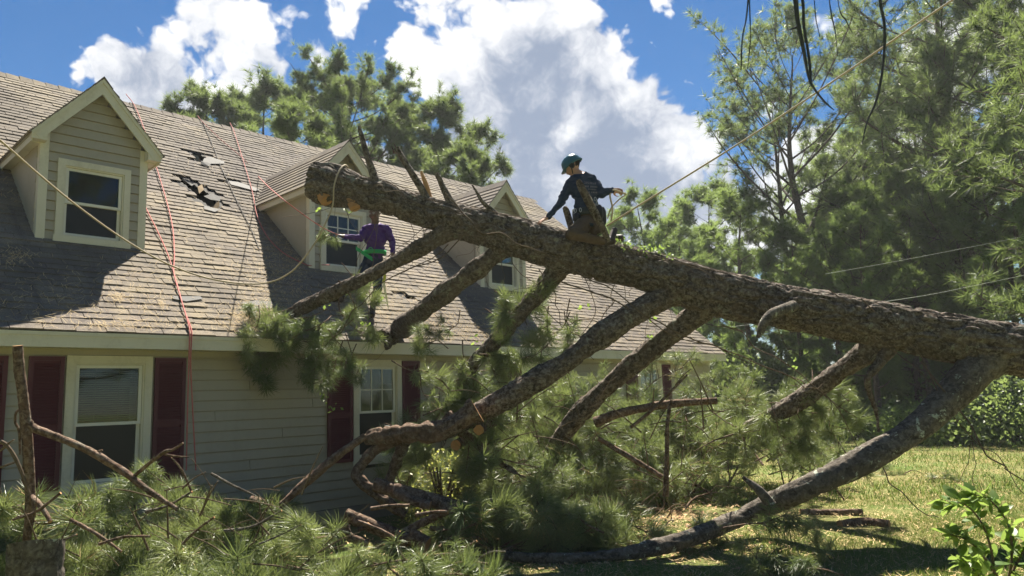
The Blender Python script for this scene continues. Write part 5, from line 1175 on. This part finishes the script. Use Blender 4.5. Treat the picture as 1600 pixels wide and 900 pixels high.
# ------------------------------------------------------------------ standing trees
def pine_tree(seed, H, cb, rad, nl, r0, tufts=5, nn=20, ln=.30, wid=.018, mat='needle_far', rise=.35, flat_top=.0, twigs=8, lean=(0, 0), droop=.1, sep=True, tw_l=.42, base_r=1.):
    """returns a function linking the tree: trunk, limbs, crown. cb = height of the lowest live limb"""
    g = np.random.default_rng(seed)
    tp = np.array([[0, 0, -.1, r0], [g.normal(0, .1) + lean[0] * .3, lean[1] * .3, H * .33, r0 * .8], [g.normal(0, .2) + lean[0] * .7, lean[1] * .7, H * .66, r0 * .5], [lean[0], lean[1], H * .97, r0 * .10]])
    TP = smooth_path(tp, 40); mt = MB(); tube(mt, TP[:, :3], TP[:, 3], 12, r0 * .06, .8, seed)
    limbs = []; C, D = [], []
    for k in range(nl):
        f = (k + g.uniform(.1, .9)) / nl; z = cb + (H - cb) * f * .98; i = min(39, np.searchsorted(TP[:, 2], z)); a = TP[i, :3]
        prof = math.sin(math.pi * min(1, (.22 + f * .80)) ) ** .7 if not flat_top else (1 - f * .45)
        R = rad * max(.12, prof) * g.uniform(.65, 1.15); az = k * 2.39996 + g.normal(0, .4)
        rs = rise + .5 * f; d = np.array([math.cos(az), math.sin(az), rs]); bend = g.normal(0, .15, 3)
        Pm = np.array([[*a, r0 * .30 * (1.15 - f)], [*(a + d * R * .4 + bend * R * .35 - np.array([0, 0, .05 * R])), r0 * .2 * (1.15 - f)], [*(a + d * R * .75 + bend * R * .5), r0 * .12], [*(a + d * R + np.array([0, 0, .12 * R]) + bend * R * .4), .008]])
        Q_ = smooth_path(Pm, 14); ml = MB(); tube(ml, Q_[:, :3], np.maximum(Q_[:, 3], .008), 6, 0); limbs.append(ml)
        for q in range(twigs):
            u = g.uniform(.34, 1.) ** .8; j = min(12, int(u * 13)); b = Q_[j, :3]; fw = unit(Q_[j + 1, :3] - b)
            dd = unit(fw + g.normal(0, .75, 3) + np.array([0, 0, .25])); l = rad * tw_l * g.uniform(.4, 1.) * (1.15 - .5 * u); e = b + dd * l
            tube(ml, [b, b + dd * l * .5 + np.array([0, 0, -.03]), e], [.012, .010, .006], 4, caps=False)
            for _ in range(tufts):
                w_ = g.uniform(.35, 1.); c = b + (e - b) * w_ + g.normal(0, .16, 3) * min(1., l); C.append(c); D.append(unit(dd + g.normal(0, .55, 3) + np.array([0, 0, .2])))
    needles_mb = MB(); needles(needles_mb, C, D, nn, ln, wid, 15, 75, .12, droop, g)
    tm, cm = mt.mesh('trunk', M['bark_far'], True), needles_mb.mesh('crown', M[mat])
    if sep: lms = [l.mesh('limb', M['bark_far'], True) for l in limbs]
    else:
        al = MB()
        for l in limbs: 
            for v in l.v: al.v.append(v)
            for f_, t_, m_ in l.order: al.order.append((f_ + al.n, t_, m_))
            al.n += l.n
        lms = [al.mesh('limb', M['bark_far'], True)]
    def put(x, y, rz=0., sc=1., label='', group=None, name='pine_tree', cat='tree'):
        r = empty(name, (x, y, 0), rz); r.scale = (sc, sc, sc); tag(r, label, cat, group)
        o = bpy.data.objects.new('trunk', tm); COL.objects.link(o); o.parent = r
        for l in lms:
            o = bpy.data.objects.new('limb', l); COL.objects.link(o); o.parent = r
        o = bpy.data.objects.new('crown', cm); COL.objects.link(o); o.parent = r; o['kind'] = 'stuff'
        return r
    return put
def gx_(px, Z): return (px - 800) / F_PX * Z + .0
def h_at(px, py, Z): return pt(px, py, Z)[2]
# behind the house
tA = pine_tree(1, h_at(540, 66, 30), h_at(540, 290, 30), 3.7, 38, .22, 11, 26, .30, .016, 'needle_far', .3, 0, 15, tw_l=.30)
tA(pt(545, 200, 30)[0], pt(545, 200, 30)[1], .4, .89, 'tallest round crowned pine rising behind the house roof')
tB = pine_tree(2, h_at(320, 150, 30), 4.0, 2.7, 26, .2, 10, 22, .36, .022, 'needle_far', .3, 0, 13)
for px, py, Z, rz, lb in ((322, 152, 30, 0., 'short dense pine behind the ridge, leftmost of the trees behind the house'), (412, 140, 33, 1.5, 'dense pine behind the ridge, left of the tall round crowned pine'), (690, 165, 31, 2.6, 'slim pine behind the ridge, right of the tall round crowned pine'), (455, 175, 24, 4., 'low pine crown just over the ridge below the tall round crowned pine'), (725, 240, 27, 5., 'small pine top over the ridge next to the right dormer'), (620, 170, 34, .8, 'pine half hidden behind the tall round crowned pine')):
    p = pt(px, 200, Z); tB(p[0], p[1], rz, h_at(px, py, Z) / h_at(320, 150, 30), lb)
# right side
tC = pine_tree(3, h_at(1250, 55, 32), h_at(1250, 420, 32), 4.3, 28, .24, 5, 22, .44, .023, 'needle_far', .75, 0, 8)
p = pt(1258, 300, 32); tC(p[0], p[1], 0., 1., 'tall open pine with bare forked limbs against the sky')
tD = pine_tree(4, h_at(1205, 150, 33), h_at(1210, 440, 33), 3.3, 22, .2, 5, 22, .44, .023, 'needle_far', .8, 0, 8, (-.6, 0))
p = pt(1222, 300, 33.5); tD(p[0], p[1], 1., 1., 'slim leaning pine just left of the tall open pine')
tE = pine_tree(5, h_at(1480, -60, 17), 2.2, 3.3, 36, .22, 6, 24, .30, .014, 'needle_far', .15, 1, 11)
p = pt(1500, 300, 28); tE(p[0], p[1], .7, 1.62, 'big dense pine with long level limbs near the right edge')
p = pt(1760, 300, 15.5); tE(p[0], p[1], 2.2, 1.15, 'nearest dense pine reaching in from the right edge')
p = pt(1390, 300, 34); tE(p[0], p[1], 3.9, 1.5, 'dense pine between the open pine and the big right hand pine')
tF = pine_tree(6, h_at(1100, 290, 36), 1.5, 2.6, 26, .16, 6, 22, .40, .026, 'needle_pale', .35, 0, 10, sep=False)
H36 = h_at(1100, 290, 36)
for k, (px, py, Z, rz, lb) in enumerate(((1000, 305, 34, 0, 'bushy pale pine just right of the kneeling person'), (1060, 330, 38, 1, 'bushy pale pine second to the right of the kneeling person'), (1115, 290, 36, 2, 'bushy pale pine left of the slim leaning pine'), (1165, 300, 31, 3, 'bushy pale pine beneath the slim leaning pine'),
        (1300, 330, 33, 4, 'bushy pale pine behind the tall open pine'), (1345, 300, 29, 5, 'yellowish pine right of the tall open pine'), (1410, 250, 30, 6, 'yellowish pine in front of the big right hand pine, left side'), (1570, 200, 26, .5, 'bushy pine behind the big right hand pine'), (955, 352, 40, 1.6, 'low pale pine behind the kneeling person'), (1225, 350, 40, 2.6, 'low pale pine seen through the tall open pine'))):
    p = pt(px, 400, Z); tF(p[0], p[1], rz, h_at(px, py, Z) / H36, lb)
for k, (px, Z, sc_, lb) in enumerate(((1290, 27, .62, 'young bright green pine at the lawn edge under the tall open pine'), (1350, 25, .66, 'young bright green pine at the lawn edge behind the leaning limb'), (1430, 27, .8, 'young bright green pine in front of the big right hand pine, left of its trunk'), (1490, 25, .7, 'young bright green pine in front of the big right hand pine trunk'), (1545, 24, .8, 'young bright green pine in front of the big right hand pine, right of its trunk'), (1610, 22, .8, 'young bright green pine cut by the right edge'), (1240, 30, .7, 'young bright green pine left of the tall open pine trunk'), (1320, 38, 1.25, 'tall bright pine behind the tall open pine, right side'), (1450, 38, 1.5, 'tall bright pine behind the big right hand pine, left side'), (1540, 36, 1.6, 'tall bright pine behind the big right hand pine, right side'))):
    p = pt(px, 400, Z); tF(p[0], p[1], k * 1.7, sc_, lb)
GB = 'pines in the woods beyond the lawn'
g = np.random.default_rng(33)
for k in range(20):
    px = 930 + k * 44 + g.normal(0, 14); Z = g.uniform(42, 58); p = pt(px, 400, Z); tF(p[0], p[1], g.uniform(0, 6), g.uniform(.9, 1.5) * 8.5 / H36, 'pine in the row of woods beyond the far edge of the lawn', GB)
for k in range(9):
    px = -700 + k * 150; Z = g.uniform(38, 46); p = pt(px, 400, Z); tF(p[0], p[1], g.uniform(0, 6), g.uniform(.9, 1.2) * 8.5 / H36, 'pine in the woods behind the house', 'pines in the woods behind the house')
for k, (x, y, sc_) in enumerate(((-14, -9, 1.0), (-8, -13, 1.15), (-2.5, -11, 1.0), (3, -14, 1.2), (8, -10, 1.0), (14, -12, 1.1), (-19, -3, 1.1), (-5, -20, 1.4), (6, -21, 1.4), (19, -5, 1.1), (-24, 4, 1.1), (-12, -20, 1.4), (15, -20, 1.4))):
    tE(x, y, k * 1.3, sc_, 'tall pine in the woods behind the viewer, mirrored in the house windows', 'pines behind the viewer')
# undergrowth
def shrub(seed, r, h, n, size, mat):
    g = np.random.default_rng(seed); C, D = [], []; wood = MB()
    for k in range(n):
        a = g.uniform(0, 6.283); rr = r * math.sqrt(g.uniform(0, 1)); zz = h * g.uniform(.08, 1.) * (1 - .5 * (rr / r) ** 2); C.append((math.cos(a) * rr, math.sin(a) * rr, zz)); D.append(unit(np.array([math.cos(a), math.sin(a), .6])))
    for k in range(9):
        a = g.uniform(0, 6.283); tube(wood, [(0, 0, 0), (math.cos(a) * r * .3, math.sin(a) * r * .3, h * .45), (math.cos(a) * r * .7, math.sin(a) * r * .7, h * .8)], [.03, .02, .008], 5)
    C = np.array(C); k = len(C) * 7; c = np.repeat(C, 7, 0) + g.normal(0, size * 1.1, (k, 3)); d = unit(np.repeat(D, 7, 0) + g.normal(0, .8, (k, 3))); s = unit(np.cross(d, g.normal(size=(k, 3)))); l = size * g.uniform(.6, 1.2, k)[:, None]
    V = np.stack([c, c + d * l * .5 + s * l * .3, c + d * l, c + d * l * .5 - s * l * .3], 1).reshape(-1, 3); mb = MB(); mb.add(V, np.arange(4 * k).reshape(-1, 4), g.uniform(0, 1, k))
    return wood.mesh('stem', M['bark_far'], True), mb.mesh('foliage', M[mat])
SH = [shrub(1, 1.6, 1.9, 620, .15, 'needle_far'), shrub(2, 2.2, 2.6, 760, .18, 'needle_far'), shrub(3, 1.2, 1.1, 420, .12, 'needle_pale')]
def put_shrub(kit, x, y, rz, sc, label, group=None, name='shrub', cat='shrub'):
    r = empty(name, (x, y, 0), rz); r.scale = (sc,) * 3; tag(r, label, cat, group)
    for n_, me in zip(('stem', 'foliage'), kit):
        o = bpy.data.objects.new(n_, me); COL.objects.link(o); o.parent = r
        if n_ == 'foliage': o['kind'] = 'stuff'
p = pt(1640, 300, 24); tE(p[0], p[1], 5.1, 1.4, 'dense pine right of the big right hand pine, partly cut by the right edge')
for k in range(26):
    px = 1000 + k * 25 + g.normal(0, 10); Z = g.uniform(30, 42) if px < 1500 else g.uniform(22, 34); p = pt(px, 600, Z); put_shrub(SH[k % 3], p[0], p[1], g.uniform(0, 6), g.uniform(.8, 1.6), 'leafy shrub in the undergrowth at the far edge of the lawn', 'undergrowth shrubs beyond the lawn')
for px, Z, kit, sc, lb in ((1330, 23, 2, .9, 'low sunlit shrub at the lawn edge, left of the forked limb'), (1425, 21, 2, 1.0, 'sunlit shrub at the lawn edge seen under the trunk'), (1470, 20, 2, .8, 'low pale shrub at the lawn edge next to the leaning limb'), (1290, 26, 0, .7, 'sunlit shrub at the lawn edge behind the upright sprays'), (1575, 19, 1, .75, 'dark low shrub at the right edge of the lawn'), (1520, 22, 0, .7, 'light green shrub beside the dark low shrub at the right'), (1385, 24, 2, 1., 'pale low shrub at the lawn edge behind the forked limb')):
    p = pt(px, 600, Z); put_shrub(SH[kit], p[0], p[1], .6, sc, lb)
ys = shrub(7, .42, 1.0, 130, .055, 'leaf_yellow'); p = on_ground(690, 800); q = pt(690, 740, 9.4); put_shrub(ys, q[0], q[1], 0, 1., 'small shrub with yellow leaves under the second window')
# far brush and pale dead branch
db = empty('dead_branch', (pt(1540, 620, 21)[0], 21, 0)); dbo = np.array(db.location); tag(db, 'pale fallen dead branch lying in the brush at the right edge of the lawn', 'dead branch')
for a in ([(1510, 618, 21, 4), (1545, 622, 21, 4), (1580, 626, 21, 2)], [(1520, 622, 21, 3), (1545, 616, 21, 2), (1572, 613, 21, 1.5)], [(1530, 632, 20.5, 3), (1560, 625, 20.5, 3), (1600, 628, 20.5, 2)]): part(db, dbo, 'stick', a, 'twig', 6, 12, 0)
# ------------------------------------------------------------------ leafy sapling, lower right
sp = empty('sapling', on_ground(1540, 925)); spo = np.array(sp.location); tag(sp, 'broad leaved green sapling in the lower right foreground', 'sapling'); Zl = 4.3
lv = MB(); LP = []
stems = [[(1560, 990, Zl), (1555, 900, Zl), (1540, 830, Zl), (1510, 790, Zl), (1475, 785, Zl)], [(1560, 960, Zl), (1580, 880, Zl), (1575, 820, Zl), (1545, 780, Zl), (1515, 772, Zl)], [(1560, 950, Zl), (1530, 900, Zl), (1500, 870, Zl - .1)], [(1565, 930, Zl), (1600, 860, Zl), (1630, 830, Zl)], [(1558, 900, Zl), (1520, 850, Zl - .1), (1485, 835, Zl - .1)]]
for k, s_ in enumerate(stems):
    Q_ = smooth_path([pt(*q) for q in s_], 24); mb = MB(); tube(mb, Q_, np.linspace(.009, .003, 24), 6); mb.v = [v - spo for v in mb.v]; mb.build('stem', M['twig'], sp, True)
    for i in range(5, 24): LP += [(Q_[i], unit(Q_[i] - Q_[i - 1]))] * (3 if k < 2 else 2)
lf = MB(); t = np.linspace(0, 1, 6); wv = np.array([.05, .36, .46, .40, .24, .02])
V = []; 
for a, b in zip(t, wv): V += [(a, -b * .62, .10 * b - .12 * a * a), (a, 0, -.12 * a * a), (a, b * .62, .10 * b - .12 * a * a)]
F = []
for i in range(5): F += [(i * 3, i * 3 + 1, i * 3 + 4, i * 3 + 3), (i * 3 + 1, i * 3 + 2, i * 3 + 5, i * 3 + 4)]
leafme = []
for k in range(3):
    lf = MB(); lf.add(np.array(V), F, (.2, .5, .9)[k]); leafme.append(lf.mesh('leaf', M['leaf'], True))
for k, (c, d) in enumerate(LP):
    o = bpy.data.objects.new('leaf', leafme[int(g.integers(3))]); COL.objects.link(o); o.parent = sp
    dd = unit(d * .5 + g.normal(0, .7, 3) + np.array([0, 0, -.1])); sc = g.uniform(.06, .115)
    o.matrix_local = Matrix.Translation(Vector(c - spo + g.normal(0, .012, 3))) @ quat_dir(dd, g.uniform(-1, 1)) @ Matrix.Scale(sc, 4)
# ------------------------------------------------------------------ dead twigs hanging close overhead, from a limb above the frame
hb = empty('hanging_branch', pt(1300, -160, 3.6)); hbo = np.array(hb.location); tag(hb, 'dark dead branch with hanging twigs close overhead at the top right', 'branch')
part(hb, hbo, 'limb', [(1050, -150, 3.7, 26), (1250, -120, 3.6, 24), (1420, -125, 3.6, 24), (1800, -190, 3.6, 40)], 'dark_twig', 12, 40, .002)
for a in ([(1225, -125, 3.6, 9.9), (1240, -30, 3.6, 9.3), (1246, 30, 3.6, 7.4), (1256, 80, 3.6, 6.2), (1265, 125, 3.6, 4.3), (1285, 155, 3.6, 3.7), (1303, 172, 3.6, 1.9)], [(1240, -40, 3.62, 6.2), (1254, 0, 3.62, 5.0), (1256, 40, 3.62, 5.0), (1264, 90, 3.62, 5.0), (1268, 135, 3.62, 3.1)], [(1380, -125, 3.6, 6.2), (1375, -10, 3.6, 5.0), (1382, 40, 3.6, 5.0), (1380, 100, 3.6, 4.3), (1370, 155, 3.6, 4.3), (1355, 190, 3.6, 3.1), (1347, 225, 3.6, 1.9)],
          [(1175, -130, 3.6, 5.0), (1168, 10, 3.6, 2.5), (1160, 60, 3.6, 2.5), (1158, 110, 3.6, 1.9)], [(1165, -130, 3.6, 5.0), (1172, 30, 3.6, 1.9), (1172, 70, 3.6, 1.9), (1168, 108, 3.6, 1.2)], [(1270, -120, 3.6, 3.7), (1273, 10, 3.6, 1.9), (1281, 58, 3.6, 1.2)], [(1290, -120, 3.6, 3.7), (1296, 0, 3.6, 2.5), (1305, 50, 3.6, 1.9), (1309, 88, 3.6, 1.2)], [(1300, -120, 3.6, 3.7), (1310, 5, 3.6, 1.9), (1322, 32, 3.6, 1.9), (1332, 52, 3.6, 1.2)], [(1376, 8, 3.6, 2.5), (1385, 2, 3.6, 1.9), (1392, -6, 3.6, 1.2)], [(1246, 42, 3.6, 3.7), (1238, 45, 3.6, 3.1), (1231, 47, 3.6, 1.2)]):
    part(hb, hbo, 'twig', a, 'dark_twig', 8, 30, .001)

# ------------------------------------------------------------------ haze volume, standing in partly for lens glare
hz = MB(); hz.box((-410, -310, -1.2), (410, 910, 24))
me = hz.mesh('haze', []); ho = bpy.data.objects.new('haze', me); COL.objects.link(ho); ho['kind'] = 'stuff'
hm = bpy.data.materials.new('haze'); hm.use_nodes = True; t = NT(hm.node_tree); t.n.clear()
pv = t.new('ShaderNodeVolumePrincipled'); pv.inputs['Density'].default_value = .0006; pv.inputs['Color'].default_value = (.92, .96, 1., 1); pv.inputs['Anisotropy'].default_value = .35
ou = t.new('ShaderNodeOutputMaterial'); t.l.new(pv.outputs[0], ou.inputs['Volume']); me.materials.append(hm)
